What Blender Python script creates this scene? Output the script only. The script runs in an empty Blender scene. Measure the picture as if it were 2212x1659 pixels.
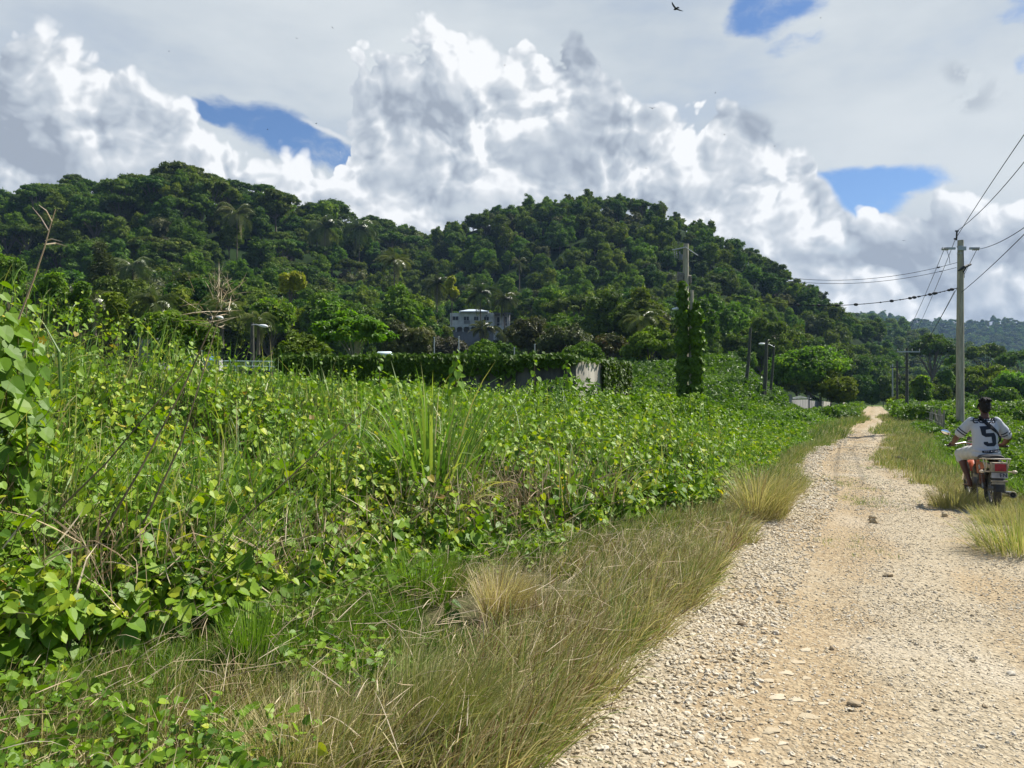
import bpy, bmesh, math, random
import numpy as np
from mathutils import Vector, Matrix, Quaternion
from mathutils.bvhtree import BVHTree
random.seed(7)
rng = np.random.default_rng(11)
R = math.radians
scene = bpy.context.scene
COL = scene.collection
F, CX, CY, EYE = 1670.0, 1106.0, 860.0, 1.6

def P(u, v, Y):
    """point seen at (u, v) of the 2212 px wide photograph, Y metres ahead"""
    return Vector(((u - CX) / F * Y, Y, EYE - (v - CY) / F * Y))

# ---------------------------------------------------------------- nodes
class T:
    def __init__(s, tree):
        s.t = tree
        s.n = tree.nodes
        s.l = tree.links
    def node(s, typ, ins=None, **props):
        nd = s.n.new(typ)
        for k, v in props.items():
            setattr(nd, k, v)
        for k, v in (ins or {}).items():
            s.set(nd.inputs[k], v)
        return nd
    def set(s, sock, v):
        if isinstance(v, bpy.types.NodeSocket):
            s.l.new(v, sock)
        else:
            if sock.type == 'RGBA' and len(v) == 3:
                v = (*v, 1)
            sock.default_value = v
    def m(s, op, a, b=None, c=None, clamp=False):
        nd = s.n.new('ShaderNodeMath')
        nd.operation = op
        nd.use_clamp = clamp
        s.set(nd.inputs[0], a)
        if b is not None: s.set(nd.inputs[1], b)
        if c is not None: s.set(nd.inputs[2], c)
        return nd.outputs[0]
    def vm(s, op, a, b=None, scale=None):
        nd = s.n.new('ShaderNodeVectorMath')
        nd.operation = op
        s.set(nd.inputs[0], a)
        if b is not None: s.set(nd.inputs[1], b)
        if scale is not None: s.set(nd.inputs['Scale'], scale)
        return nd.outputs['Value'] if op in ('DOT_PRODUCT', 'LENGTH') else nd.outputs[0]
    def xyz(s, x, y, z=0.0):
        return s.node('ShaderNodeCombineXYZ', {0: x, 1: y, 2: z}).outputs[0]
    def noise(s, vec, scale, detail=3, rough=.5, dist=0.0, dim='3D', out=0):
        nd = s.node('ShaderNodeTexNoise', noise_dimensions=dim)
        s.set(nd.inputs['Vector'], vec)
        s.set(nd.inputs['Scale'], scale)
        nd.inputs['Detail'].default_value = detail
        nd.inputs['Roughness'].default_value = rough
        nd.inputs['Distortion'].default_value = dist
        return nd.outputs[out]
    def voro(s, vec, scale, detail=0, rough=.5, feature='F1', dim='3D', out='Distance', smooth=None):
        nd = s.node('ShaderNodeTexVoronoi', voronoi_dimensions=dim, feature=feature)
        s.set(nd.inputs['Vector'], vec)
        nd.inputs['Scale'].default_value = scale
        nd.inputs['Detail'].default_value = detail
        nd.inputs['Roughness'].default_value = rough
        if smooth is not None: nd.inputs['Smoothness'].default_value = smooth
        return nd.outputs[out]
    def ss(s, v, lo, hi, a=0.0, b=1.0, smooth=True):
        nd = s.node('ShaderNodeMapRange')
        nd.interpolation_type = 'SMOOTHSTEP' if smooth else 'LINEAR'
        s.set(nd.inputs[0], v)
        for i, q in enumerate((lo, hi, a, b)):
            s.set(nd.inputs[i + 1], q)
        return nd.outputs[0]
    def mix(s, f, a, b, blend='MIX'):
        nd = s.node('ShaderNodeMix', data_type='RGBA', blend_type=blend)
        s.set(nd.inputs[0], f)
        s.set(nd.inputs[6], a)
        s.set(nd.inputs[7], b)
        return nd.outputs[2]
    def ramp(s, f, stops, interp='LINEAR'):
        nd = s.n.new('ShaderNodeValToRGB')
        cr = nd.color_ramp
        cr.interpolation = interp
        while len(cr.elements) < len(stops):
            cr.elements.new(0.5)
        for e, (p, c) in zip(cr.elements, stops):
            e.position = p
            e.color = (*c, 1) if len(c) == 3 else c
        s.set(nd.inputs[0], f)
        return nd.outputs[0]
    def curve(s, f, pts):
        nd = s.n.new('ShaderNodeFloatCurve')
        c = nd.mapping.curves[0]
        while len(c.points) < len(pts):
            c.points.new(0.5, 0.5)
        for p, (x, y) in zip(c.points, pts):
            p.location = (x, y)
            p.handle_type = 'VECTOR'
        nd.mapping.update()
        s.set(nd.inputs['Value'], f)
        return nd.outputs[0]
# ---------------------------------------------------------------- sky, clouds, sun
SUN_AZ, SUN_EL = R(66), R(52)          # azimuth from +Y towards +X
world = bpy.data.worlds.new("World")
scene.world = world
world.use_nodes = True
world.node_tree.nodes.clear()
t = T(world.node_tree)

def AE(u, v):
    x = (u - CX) / F
    a = math.atan(x)
    return a, (CY - v) / F * math.cos(a)

sky = t.node('ShaderNodeTexSky', sky_type='NISHITA', sun_disc=False, sun_elevation=SUN_EL,
             sun_rotation=SUN_AZ, altitude=50, air_density=1.0, dust_density=0.3, ozone_density=2.5)
gen = t.node('ShaderNodeTexCoord').outputs['Generated']
sep = t.node('ShaderNodeSeparateXYZ', {0: gen})
dx, dy, dz = sep.outputs
az = t.m('ARCTAN2', dx, dy)
el = t.m('DIVIDE', dz, t.m('SQRT', t.m('ADD', t.m('MULTIPLY', dx, dx), t.m('MULTIPLY', dy, dy))))
el = t.m('MINIMUM', el, 3.0)
p0 = t.xyz(az, el)
# domain warp so that every edge is ragged
w1 = t.noise(p0, 7.0, 3, .55, dim='2D', out=1)
w2 = t.noise(p0, 26.0, 3, .6, dim='2D', out=1)
pw = t.vm('ADD', p0, t.vm('SCALE', t.vm('SUBTRACT', w1, (.5, .5, .5)), scale=.045))
pw = t.vm('ADD', pw, t.vm('SCALE', t.vm('SUBTRACT', w2, (.5, .5, .5)), scale=.008))
sp = t.node('ShaderNodeSeparateXYZ', {0: pw})
wa, we = sp.outputs[0], sp.outputs[1]

def blob(u, v, ru, rv, soft=.6, a=None, e=None, tilt=0.0):
    """1 inside an ellipse given in photo pixels, fading to 0"""
    a0, e0 = AE(u, v)
    A = t.m('SUBTRACT', a if a is not None else wa, a0)
    E = t.m('SUBTRACT', e if e is not None else we, e0)
    if tilt:
        c, s_ = math.cos(tilt), math.sin(tilt)
        A, E = (t.m('ADD', t.m('MULTIPLY', A, c), t.m('MULTIPLY', E, s_)),
                t.m('SUBTRACT', t.m('MULTIPLY', E, c), t.m('MULTIPLY', A, s_)))
    A = t.m('DIVIDE', A, ru / F)
    E = t.m('DIVIDE', E, rv / F)
    r = t.m('SQRT', t.m('ADD', t.m('MULTIPLY', A, A), t.m('MULTIPLY', E, E)))
    return t.ss(r, 1.0 + soft, 1.0 - soft, 0.0, 1.0)

# billow relief (cauliflower domes) and its derivative towards the sun
def relief(vec):
    v1 = t.voro(vec, 12.0, 3, .55, 'F1', '2D')
    n1 = t.noise(vec, 6.0, 5, .52, dim='2D')
    return t.m('ADD', t.m('MULTIPLY', t.m('SUBTRACT', 1.0, t.m('MULTIPLY', v1, v1)), .55), t.m('MULTIPLY', n1, .85))
r0 = relief(pw)
r1 = relief(t.vm('ADD', pw, (.010, .014, 0)))
lit = t.m('MULTIPLY', t.m('SUBTRACT', r0, r1), 1.15)
r2b = t.noise(pw, 3.6, 3, .5, dim='2D')
r2c = t.noise(t.vm('ADD', pw, (.04, .06, 0)), 3.6, 3, .5, dim='2D')
lit = t.m('ADD', lit, t.m('MULTIPLY', t.m('SUBTRACT', r2b, r2c), 1.7))

# height of the cumulus tops along the horizon (photo pixels)
tops = [(-900, 250), (-400, 60), (0, 25), (100, 60), (200, 95), (300, 150), (350, 190), (400, 215), (445, 240), (470, 285),
        (525, 300), (560, 330), (640, 325), (690, 350), (708, 320), (722, 255), (732, 190), (742, 130), (764, 72), (800, 92), (850, 100), (890, 70), (940, 48),
        (1000, 55), (1050, 85), (1090, 120), (1120, 75), (1160, 48), (1230, 55), (1265, 120), (1330, 175), (1400, 235),
        (1470, 245), (1500, 200), (1560, 215), (1620, 245), (1680, 262), (1720, 300), (1750, 370), (1800, 420),
        (1850, 470), (1900, 455), (1950, 462), (1995, 445), (2030, 400), (2090, 385), (2150, 380), (2250, 350), (2500, 300), (3200, 420)]
A0, A1 = AE(-900, 0)[0], AE(3200, 0)[0]
pts = []
for u, v in tops:
    a, e = AE(u, v)
    pts.append(((a - A0) / (A1 - A0), e))
nrm = t.m('DIVIDE', t.m('SUBTRACT', t.m('ADD', wa, t.m('MULTIPLY', t.m('SUBTRACT', r0, .86), .05)), A0), A1 - A0, clamp=True)
top = t.curve(nrm, pts)
depth = t.m('SUBTRACT', top, we)                       # >0 inside the cumulus
depth2 = t.m('ADD', t.m('ADD', depth, .006), t.m('MULTIPLY', t.m('SUBTRACT', r0, .86), .065))
cum = t.ss(depth2, -.004, .010)
# blue windows inside the cumulus bank near its foot
for (u, v, ru, rv) in ((572, 375, 28, 7), (1835, 545, 26, 12), (1000, 455, 40, 10)):
    cum = t.m('MULTIPLY', cum, t.m('SUBTRACT', 1.0, t.m('MULTIPLY', blob(u, v, ru, rv, .8), .7)))

# high veil with blue gaps
veil = t.noise(t.vm('MULTIPLY', p0, (1.0, 2.2, 1)), 3.0, 5, .55, dim='2D')
gap = None
for (u, v, ru, rv, tl, k) in ((610, 292, 150, 40, -.30, 1), (715, 325, 80, 32, -.2, 1), (455, 248, 50, 20, -.3, .8), (1665, 8, 100, 62, .1, .95),
                          (1730, 90, 70, 26, .4, .35), (1870, 395, 140, 34, .0, 1), (1890, 432, 70, 45, 0, 1), (2225, 20, 60, 30, 0, .5),
                          (2222, 140, 22, 20, 0, .4), (1180, 30, 1, 1, 0, 0)):
    if k == 0: continue
    b = t.m('MULTIPLY', blob(u, v, ru, rv, .42, tilt=tl), k)
    gap = b if gap is None else t.m('MAXIMUM', gap, b)
gap = t.m('MULTIPLY', t.ss(t.m('ADD', gap, t.m('MULTIPLY', t.m('SUBTRACT', t.noise(t.vm('MULTIPLY', pw, (.8, 1.5, 1)), 9.0, 7, .66, dim='2D'), .5), 1.9)), .10, .95), t.ss(gap, 0.0, .15))
front = t.m('MULTIPLY', t.ss(t.m('ABSOLUTE', az), 1.9, 1.0), t.ss(el, 1.4, .7))
veil_d = t.m('MULTIPLY', t.ss(veil, .22, .45, .80, 1.0), t.m('SUBTRACT', 1.0, gap))
veil_d = t.m('MULTIPLY', veil_d, t.m('ADD', t.m('MULTIPLY', front, .96), .04))
scat = t.ss(t.noise(gen, 3.2, 6, .6), .52, .66)         # loose clouds over the rest of the sky
veil_d = t.m('MAXIMUM', veil_d, t.m('MULTIPLY', t.m('MULTIPLY', scat, .85), t.m('SUBTRACT', 1.0, front)))
veil_t = t.m('ADD', t.m('MULTIPLY', t.ss(veil, .3, .72), .75), t.m('MULTIPLY', t.ss(t.noise(p0, 2.0, 2, .5, dim='2D'), .3, .7), .35))
veil_c = t.mix(veil_t, (.54, .605, .67), (.70, .75, .785))
# cumulus colour: lit rims, shaded bodies
rim = t.ss(depth2, .075, .0)
base = t.m('ADD', t.m('MULTIPLY', rim, .20), .36)
big = t.ss(t.noise(t.vm('ADD', pw, (3.1, 1.7, 0)), 4.2, 4, .55, dim='2D'), .35, .66)
base = t.m('ADD', base, t.m('MULTIPLY', big, .20))
fineg = t.m('ADD', base, t.m('MULTIPLY', lit, t.ss(depth2, .25, .03, .7, 1.2)))
# darker patches and brighter towers where the photograph has them
for (u, v, ru, rv, k) in ((960, 225, 75, 36, -.28), (120, 110, 120, 60, -.08), (230, 320, 150, 70, .06), (1640, 260, 90, 45, -.10),
                          (1250, 90, 90, 70, -.18), (950, 120, 140, 90, .30), (780, 130, 80, 70, .18), (430, 260, 80, 50, .32), (1540, 230, 80, 50, .2),
                          (1380, 230, 150, 60, .12), (1200, 340, 140, 50, -.16), (2100, 560, 220, 50, -.14), (60, 40, 120, 26, .35), (850, 330, 110, 60, -.12)):
    fineg = t.m('ADD', fineg, t.m('MULTIPLY', blob(u, v, ru, rv, .75), k))
cum_c = t.ramp(fineg, [(0.0, (.36, .41, .485)), (.25, (.45, .505, .58)), (.5, (.55, .605, .67)), (.74, (.69, .73, .775)), (1.0, (.96, .975, .99))])
# stray dark scud on the right
scud = t.m('MULTIPLY', t.m('MAXIMUM', blob(2075, 150, 34, 14, .8, tilt=-.5), blob(2110, 205, 30, 16, .8)),
           t.ss(t.noise(pw, 30, 4, .6, dim='2D'), .40, .58))
skyc = t.mix(veil_d, t.vm('MULTIPLY', sky.outputs[0], (.86, 1.0, 1.18)), t.vm('SCALE', veil_c, scale=10.0))
skyc = t.mix(t.m('MULTIPLY', scud, .65), skyc, (4.2, 4.7, 5.4))
wisp = t.m('MULTIPLY', blob(705, 282, 52, 5, .8, a=wa, e=we, tilt=-.25), .7)
skyc = t.mix(wisp, skyc, (8, 8.2, 8.4))
skyc = t.mix(t.m('MULTIPLY', cum, t.ss(t.m('ABSOLUTE', az), 2.6, 1.6)), skyc, t.vm('SCALE', cum_c, scale=10.0))
# below the horizon: plain
bg = t.node('ShaderNodeBackground', {0: skyc, 1: .061})
out = t.node('ShaderNodeOutputWorld', {0: bg.outputs[0]})
world.cycles.sampling_method = 'MANUAL'
world.cycles.sample_map_resolution = 512

sun = bpy.data.lights.new('sun', 'SUN')
sun.energy = 5.0
sun.angle = R(.5)
sun.color = (1.0, .955, .88)
so = bpy.data.objects.new('sun', sun)
COL.objects.link(so)
SUND = Vector((math.sin(SUN_AZ) * math.cos(SUN_EL), math.cos(SUN_AZ) * math.cos(SUN_EL), math.sin(SUN_EL)))
so.rotation_euler = SUND.to_track_quat('Z', 'Y').to_euler()
so.location = (30, 20, 60)

cam = bpy.data.cameras.new('camera')
co = bpy.data.objects.new('camera', cam)
COL.objects.link(co)
co.location = (0, 0, EYE)
co.rotation_euler = (R(90), 0, 0)
cam.sensor_width = 36
cam.lens = 36 * F / 2212
cam.shift_y = (CY - 829.5) / 2212
cam.clip_end = 20000
cam.clip_start = .05
scene.camera = co
scene.view_settings.view_transform = 'Standard'
scene.view_settings.look = 'None'
scene.view_settings.exposure = 0.74
scene.view_settings.gamma = 1
# ---------------------------------------------------------------- materials
def mat(name, color=(.5, .5, .5), rough=.7, metal=0.0, var=0.0, vscale=8.0, bump=0.0, bscale=40.0, spec=.3, color2=None, trans=0.0, stretch=None):
    m = bpy.data.materials.new(name)
    m.use_nodes = True
    m.node_tree.nodes.clear()
    t = T(m.node_tree)
    co_ = t.node('ShaderNodeTexCoord').outputs['Object']
    if stretch:
        co_ = t.vm('MULTIPLY', co_, stretch)
    c = (*color, 1)
    if var > 0:
        n = t.noise(co_, vscale, 5, .6)
        c2 = color2 or tuple(x * (1 - var) for x in color)
        c = t.mix(t.ss(n, .35, .65), c, (*c2, 1))
    b = t.node('ShaderNodeBsdfPrincipled', {'Base Color': c, 'Roughness': rough, 'Metallic': metal, 'Specular IOR Level': spec})
    if bump > 0:
        bn = t.node('ShaderNodeBump', {'Height': t.noise(co_, bscale, 4, .6), 'Strength': bump, 'Distance': .02})
        t.set(b.inputs['Normal'], bn.outputs[0])
    t.node('ShaderNodeOutputMaterial', {0: b.outputs[0]})
    return m

def leafmat(name, stops, transl=.35, rough=.5, tcol=(1.25, 1.45, .45), objvar=.25, spec=.35):
    """stops: colours along the per-leaf tint attribute"""
    m = bpy.data.materials.new(name)
    m.use_nodes = True
    m.node_tree.nodes.clear()
    t = T(m.node_tree)
    at = t.node('ShaderNodeAttribute', attribute_name='tint').outputs['Fac']
    c = t.ramp(at, stops)
    if objvar > 0:
        r = t.node('ShaderNodeObjectInfo').outputs['Random']
        hs = t.node('ShaderNodeHueSaturation', {'Hue': t.ss(r, 0, 1, .5 - .035 * objvar / .25, .5 + .02, False),
                                                'Value': t.ss(t.m('FRACT', t.m('MULTIPLY', r, 7.3)), 0, 1, 1 - objvar, 1 + objvar, False), 'Color': c})
        c = hs.outputs[0]
    b = t.node('ShaderNodeBsdfPrincipled', {'Base Color': c, 'Roughness': rough, 'Specular IOR Level': spec})
    tr = t.node('ShaderNodeBsdfTranslucent', {0: t.vm('MULTIPLY', c, tcol)})
    mx = t.node('ShaderNodeMixShader', {0: transl, 1: b.outputs[0], 2: tr.outputs[0]})
    t.node('ShaderNodeOutputMaterial', {0: mx.outputs[0]})
    return m

# ---------------------------------------------------------------- meshes
def build(name, V, Fc, mats, tint=None, fmat=None, smooth=False, parent=None, link=True):
    """V (n,3); Fc list of int arrays (f,3)/(f,4); fmat list of ints/arrays to match"""
    V = np.asarray(V, dtype=np.float32)
    me = bpy.data.meshes.new(name)
    loops, starts, tot, mi = [], [], [], []
    k = 0
    for i, f in enumerate(Fc):
        f = np.asarray(f, dtype=np.int32)
        if len(f) == 0: continue
        n = f.shape[1]
        loops.append(f.ravel())
        starts.append(k + np.arange(len(f)) * n)
        tot.append(np.full(len(f), n))
        k += f.size
        q = 0 if fmat is None else fmat[i]
        mi.append(np.broadcast_to(np.asarray(q), (len(f),)))
    loops = np.concatenate(loops).astype(np.int32)
    starts = np.concatenate(starts).astype(np.int32)
    tot = np.concatenate(tot).astype(np.int32)
    me.vertices.add(len(V)); me.vertices.foreach_set('co', V.ravel())
    me.loops.add(len(loops)); me.loops.foreach_set('vertex_index', loops)
    me.polygons.add(len(starts)); me.polygons.foreach_set('loop_start', starts)
    me.polygons.foreach_set('material_index', np.concatenate(mi).astype(np.int32))
    me.polygons.foreach_set('use_smooth', np.full(len(starts), smooth))
    if tint is not None:
        a = me.attributes.new('tint', 'FLOAT', 'POINT')
        a.data.foreach_set('value', np.asarray(tint, dtype=np.float32))
    for m_ in (mats if isinstance(mats, (list, tuple)) else [mats]):
        me.materials.append(m_)
    me.update(calc_edges=True)
    me.validate()
    o = bpy.data.objects.new(name, me)
    if link: COL.objects.link(o)
    if parent is not None: o.parent = parent
    return o

class MB:
    """collects shapes that become one mesh"""
    def __init__(s):
        s.V, s.F3, s.F4, s.M3, s.M4, s.tn, s.n = [], [], [], [], [], [], 0
    def add(s, V, F, mi=0, tint=.5):
        V = np.asarray(V, dtype=np.float64).reshape(-1, 3)
        F = np.asarray(F, dtype=np.int64)
        if len(F) == 0: return
        (s.F3 if F.shape[1] == 3 else s.F4).append(F + s.n)
        (s.M3 if F.shape[1] == 3 else s.M4).append(np.broadcast_to(np.asarray(mi), (len(F),)))
        s.V.append(V)
        s.tn.append(np.broadcast_to(np.asarray(tint, dtype=np.float64), (len(V),)))
        s.n += len(V)
    def box(s, c, size, rot=None, mi=0, tint=.5, taper=1.0):
        h = np.array(size) / 2
        v = np.array([[x, y, z] for z in (-1, 1) for y in (-1, 1) for x in (-1, 1)], float) * h
        v[4:, :2] *= taper
        if rot is not None:
            v = v @ np.array(rot.to_matrix() if hasattr(rot, 'to_matrix') else rot).T
        v += np.array(c)
        s.add(v, [[0, 2, 3, 1], [4, 5, 7, 6], [0, 1, 5, 4], [2, 6, 7, 3], [0, 4, 6, 2], [1, 3, 7, 5]], mi, tint)
    def tube(s, pts, r, n=8, mi=0, tint=.5, caps=True):
        pts = [Vector(p) for p in pts]
        rs = r if hasattr(r, '__len__') else [r] * len(pts)
        V = []
        up = Vector((0, 0, 1))
        prev = None
        for i, p in enumerate(pts):
            d = (pts[min(i + 1, len(pts) - 1)] - pts[max(i - 1, 0)]).normalized()
            if prev is None:
                a = d.orthogonal().normalized()
            else:
                a = (prev - d * prev.dot(d))
                a = a.normalized() if a.length > 1e-6 else d.orthogonal().normalized()
            prev = a
            b = d.cross(a)
            for k in range(n):
                th = 2 * math.pi * k / n
                V.append(p + (a * math.cos(th) + b * math.sin(th)) * rs[i])
        m_ = len(pts)
        Fq = [[i * n + k, i * n + (k + 1) % n, (i + 1) * n + (k + 1) % n, (i + 1) * n + k] for i in range(m_ - 1) for k in range(n)]
        s.add([tuple(v) for v in V], Fq, mi, tint)
        if caps:
            for i, flip in ((0, 1), (m_ - 1, 0)):
                ring = [tuple(V[i * n + k]) for k in range(n)] + [tuple(pts[i])]
                s.add(ring, [[n, (k + 1) % n, k] if flip else [n, k, (k + 1) % n] for k in range(n)], mi, tint)
    def ring(s, c, axis, R_, r, n=32, m_=8, mi=0, flat=1.0):
        """torus"""
        axis = Vector(axis).normalized(); a = axis.orthogonal().normalized(); b = axis.cross(a)
        V = []
        for i in range(n):
            th = 2 * math.pi * i / n
            d = a * math.cos(th) + b * math.sin(th)
            for k in range(m_):
                ph = 2 * math.pi * k / m_
                V.append(tuple(Vector(c) + d * (R_ + r * math.cos(ph) * flat) + axis * r * math.sin(ph)))
        Fq = [[i * m_ + k, ((i + 1) % n) * m_ + k, ((i + 1) % n) * m_ + (k + 1) % m_, i * m_ + (k + 1) % m_] for i in range(n) for k in range(m_)]
        s.add(V, Fq, mi)
    def ball(s, c, rad, n=12, m_=8, mi=0, rot=None, tint=.5):
        rad = rad if hasattr(rad, '__len__') else (rad,) * 3
        V = []
        for j in range(m_ + 1):
            ph = math.pi * j / m_
            for i in range(n):
                th = 2 * math.pi * i / n
                v = Vector((math.sin(ph) * math.cos(th) * rad[0], math.sin(ph) * math.sin(th) * rad[1], math.cos(ph) * rad[2]))
                if rot is not None: v = rot @ v
                V.append(tuple(v + Vector(c)))
        Fq = [[j * n + i, (j + 1) * n + i, (j + 1) * n + (i + 1) % n, j * n + (i + 1) % n] for j in range(m_) for i in range(n)]
        s.add(V, Fq, mi, tint)
    def loft(s, secs, n=16, mi=0, caps=True):
        """secs: list of (centre, axis_x, axis_y) ellipse half-axes vectors"""
        V = []
        for c, ax, ay in secs:
            c, ax, ay = Vector(c), Vector(ax), Vector(ay)
            for k in range(n):
                th = 2 * math.pi * k / n
                V.append(tuple(c + ax * math.cos(th) + ay * math.sin(th)))
        m_ = len(secs)
        Fq = [[i * n + k, i * n + (k + 1) % n, (i + 1) * n + (k + 1) % n, (i + 1) * n + k] for i in range(m_ - 1) for k in range(n)]
        s.add(V, Fq, mi)
        if caps:
            for i, flip in ((0, 1), (m_ - 1, 0)):
                ringv = V[i * n:(i + 1) * n] + [tuple(Vector(secs[i][0]))]
                s.add(ringv, [[n, (k + 1) % n, k] if flip else [n, k, (k + 1) % n] for k in range(n)], mi)
    def build(s, name, mats, parent=None, smooth=False, loc=None, link=True):
        V = np.concatenate(s.V)
        if loc is not None: V = V - np.array(loc)
        Fs, Ms = [], []
        if s.F3: Fs.append(np.concatenate(s.F3)); Ms.append(np.concatenate(s.M3))
        if s.F4: Fs.append(np.concatenate(s.F4)); Ms.append(np.concatenate(s.M4))
        o = build(name, V, Fs, mats, np.concatenate(s.tn), Ms, smooth, parent, link)
        if loc is not None: o.location = loc
        return o

def tag(o, label=None, cat=None, group=None, kind=None):
    if label: o['label'] = label
    if cat: o['category'] = cat
    if group: o['group'] = group
    if kind: o['kind'] = kind
    return o
def empty(name, loc=(0, 0, 0), rz=0.0):
    o = bpy.data.objects.new(name, None)
    o.empty_display_size = .3
    COL.objects.link(o)
    o.location = loc
    o.rotation_euler = (0, 0, rz)
    return o
def copy_tree(o, parent=None):
    c = o.copy(); COL.objects.link(c); c.parent = parent
    for ch in o.children: copy_tree(ch, c)
    return c

# ---------------------------------------------------------------- vectorised plants
def norm(a):
    return a / np.maximum(np.linalg.norm(a, axis=-1, keepdims=True), 1e-9)
def frames(nrm_, tip):
    """rotation with z=normal, y=tip direction made perpendicular"""
    n = norm(nrm_)
    y = norm(tip - n * np.sum(tip * n, -1, keepdims=True))
    x = np.cross(y, n)
    return np.stack([x, y, n], -1)
def scatter(mb, tv, tf, pos, Rm, size, tint, mi=0):
    size = np.asarray(size)
    sz = size[:, None, None] if size.ndim == 1 else size[:, None, :]
    V = pos[:, None, :] + np.einsum('nij,nvj->nvi', Rm, tv[None] * sz)
    N, k = len(pos), len(tv)
    Fa = (tf[None] + (np.arange(N) * k)[:, None, None]).reshape(-1, tf.shape[1])
    mb.add(V.reshape(-1, 3), Fa, mi, np.repeat(tint, k))
# round toothed leaf, base at the origin, tip along +y, cupped
LV = np.array([[0, 0, 0], [.30, -.10, .05], [.50, .15, .07], [.47, .50, .03], [.25, .82, -.03], [0, 1.05, -.12],
               [-.25, .82, -.03], [-.47, .50, .03], [-.50, .15, .07], [-.30, -.10, .05], [0, .45, -.06]], float)
LF = np.array([[10, i, i + 1] for i in range(0, 9)] + [[10, 9, 0]])
QV = np.array([[0, -.1, 0], [.42, .35, .08], [0, 1, -.08], [-.42, .35, .08]], float)      # folded diamond
QF = np.array([[0, 1, 2], [0, 2, 3]])
def _tri():
    V, Fc = [], []
    for k, a in enumerate((-1.1, 0, 1.1)):
        c, s_ = math.cos(a), math.sin(a)
        for x, y, z in QV * np.array([.62, .85, 1]):
            V.append((x * c + y * s_, -x * s_ + y * c, z - .12 * y * y))
        Fc += [[0 + 4 * k, 1 + 4 * k, 2 + 4 * k], [0 + 4 * k, 2 + 4 * k, 3 + 4 * k]]
    return np.array(V), np.array(Fc)
TV, TF = _tri()                                                                           # sprig of three leaflets
def rsphere(n):
    return norm(rng.normal(size=(n, 3)))
def blades(mb, base, azim, length, width, th0, bend, tint, seg=5, mi=0, twist=None, droop=2.0):
    """ribbons: th0 lean at the root, bend added towards the tip"""
    N = len(base)
    hd = np.stack([np.cos(azim), np.sin(azim), np.zeros(N)], -1)
    tw = np.zeros(N) if twist is None else twist
    side0 = np.stack([-np.sin(azim), np.cos(azim), np.zeros(N)], -1)
    p = base.copy()
    rows = []
    for i in range(seg + 1):
        s_ = i / seg
        th = th0 + bend * s_ ** droop
        d = hd * np.sin(th)[:, None] + np.array([0, 0, 1.0]) * np.cos(th)[:, None]
        nn = np.cross(side0, d)
        sd = side0 * np.cos(tw)[:, None] + nn * np.sin(tw)[:, None]
        w = width * (1 - s_ ** 2.2) * min(1, .55 + s_ * 2)
        rows.append(p - sd * (w / 2)[:, None]); rows.append(p + sd * (w / 2)[:, None])
        p = p + d * (length / seg)[:, None]
    V = np.stack(rows, 1)
    k = 2 * (seg + 1)
    f = np.array([[2 * i, 2 * i + 1, 2 * i + 3, 2 * i + 2] for i in range(seg)])
    Fa = (f[None] + (np.arange(N) * k)[:, None, None]).reshape(-1, 4)
    mb.add(V.reshape(-1, 3), Fa, mi, np.repeat(tint, k))
def wav(x, y, s=1.0, seed=0):
    """smooth pseudo-noise in about -1..1"""
    r_ = np.random.default_rng(1000 + seed)
    v = 0
    for k in range(7):
        a = r_.uniform(0, 6.28); f = s * r_.uniform(.6, 2.6) ; ph = r_.uniform(0, 6.28)
        v = v + np.sin((x * np.cos(a) + y * np.sin(a)) * f + ph) / (1 + .5 * k)
    return v / 2.2
def interp(x, pts):
    xs, ys = zip(*pts)
    return np.interp(x, xs, ys)
# ---------------------------------------------------------------- terrain
RL = [(0, -1.45), (3.3, -1.44), (5.7, -1.40), (9.9, -1.43), (13.4, -1.2), (17, -1.75), (21.4, -2.0), (26, -1.5), (31, -1.3), (38, -1.5), (44, -1.4), (55, -.5), (66, -1.6), (80, -1.3), (100, -1.3), (140, -1.2)]
RR = [(0, 1.5), (7, 1.36), (10.7, 1.45), (12.5, 1.2), (14.8, .87), (19.1, .10), (24, .35), (30, .65), (36, -.1), (41, .2), (50, .9), (62, .2), (75, 1.0), (89, 1.2), (100, 1.0), (140, .9)]
def road_l(y): return .47 * y + interp(y, RL)
def road_r(y): return .47 * y + interp(y, RR)
XB = [(-4, -9.5), (0, -6.2), (2.0, -4.6), (3.5, -3.1), (4.2, -2.55), (5, -1.85), (6.85, -.80), (8.6, 1.0), (11.1, 3.0), (15, 4.9), (20, 6.9), (30, 11.6), (60, 25.5), (100, 44)]
def thick_edge(y): return interp(y, XB)

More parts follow.
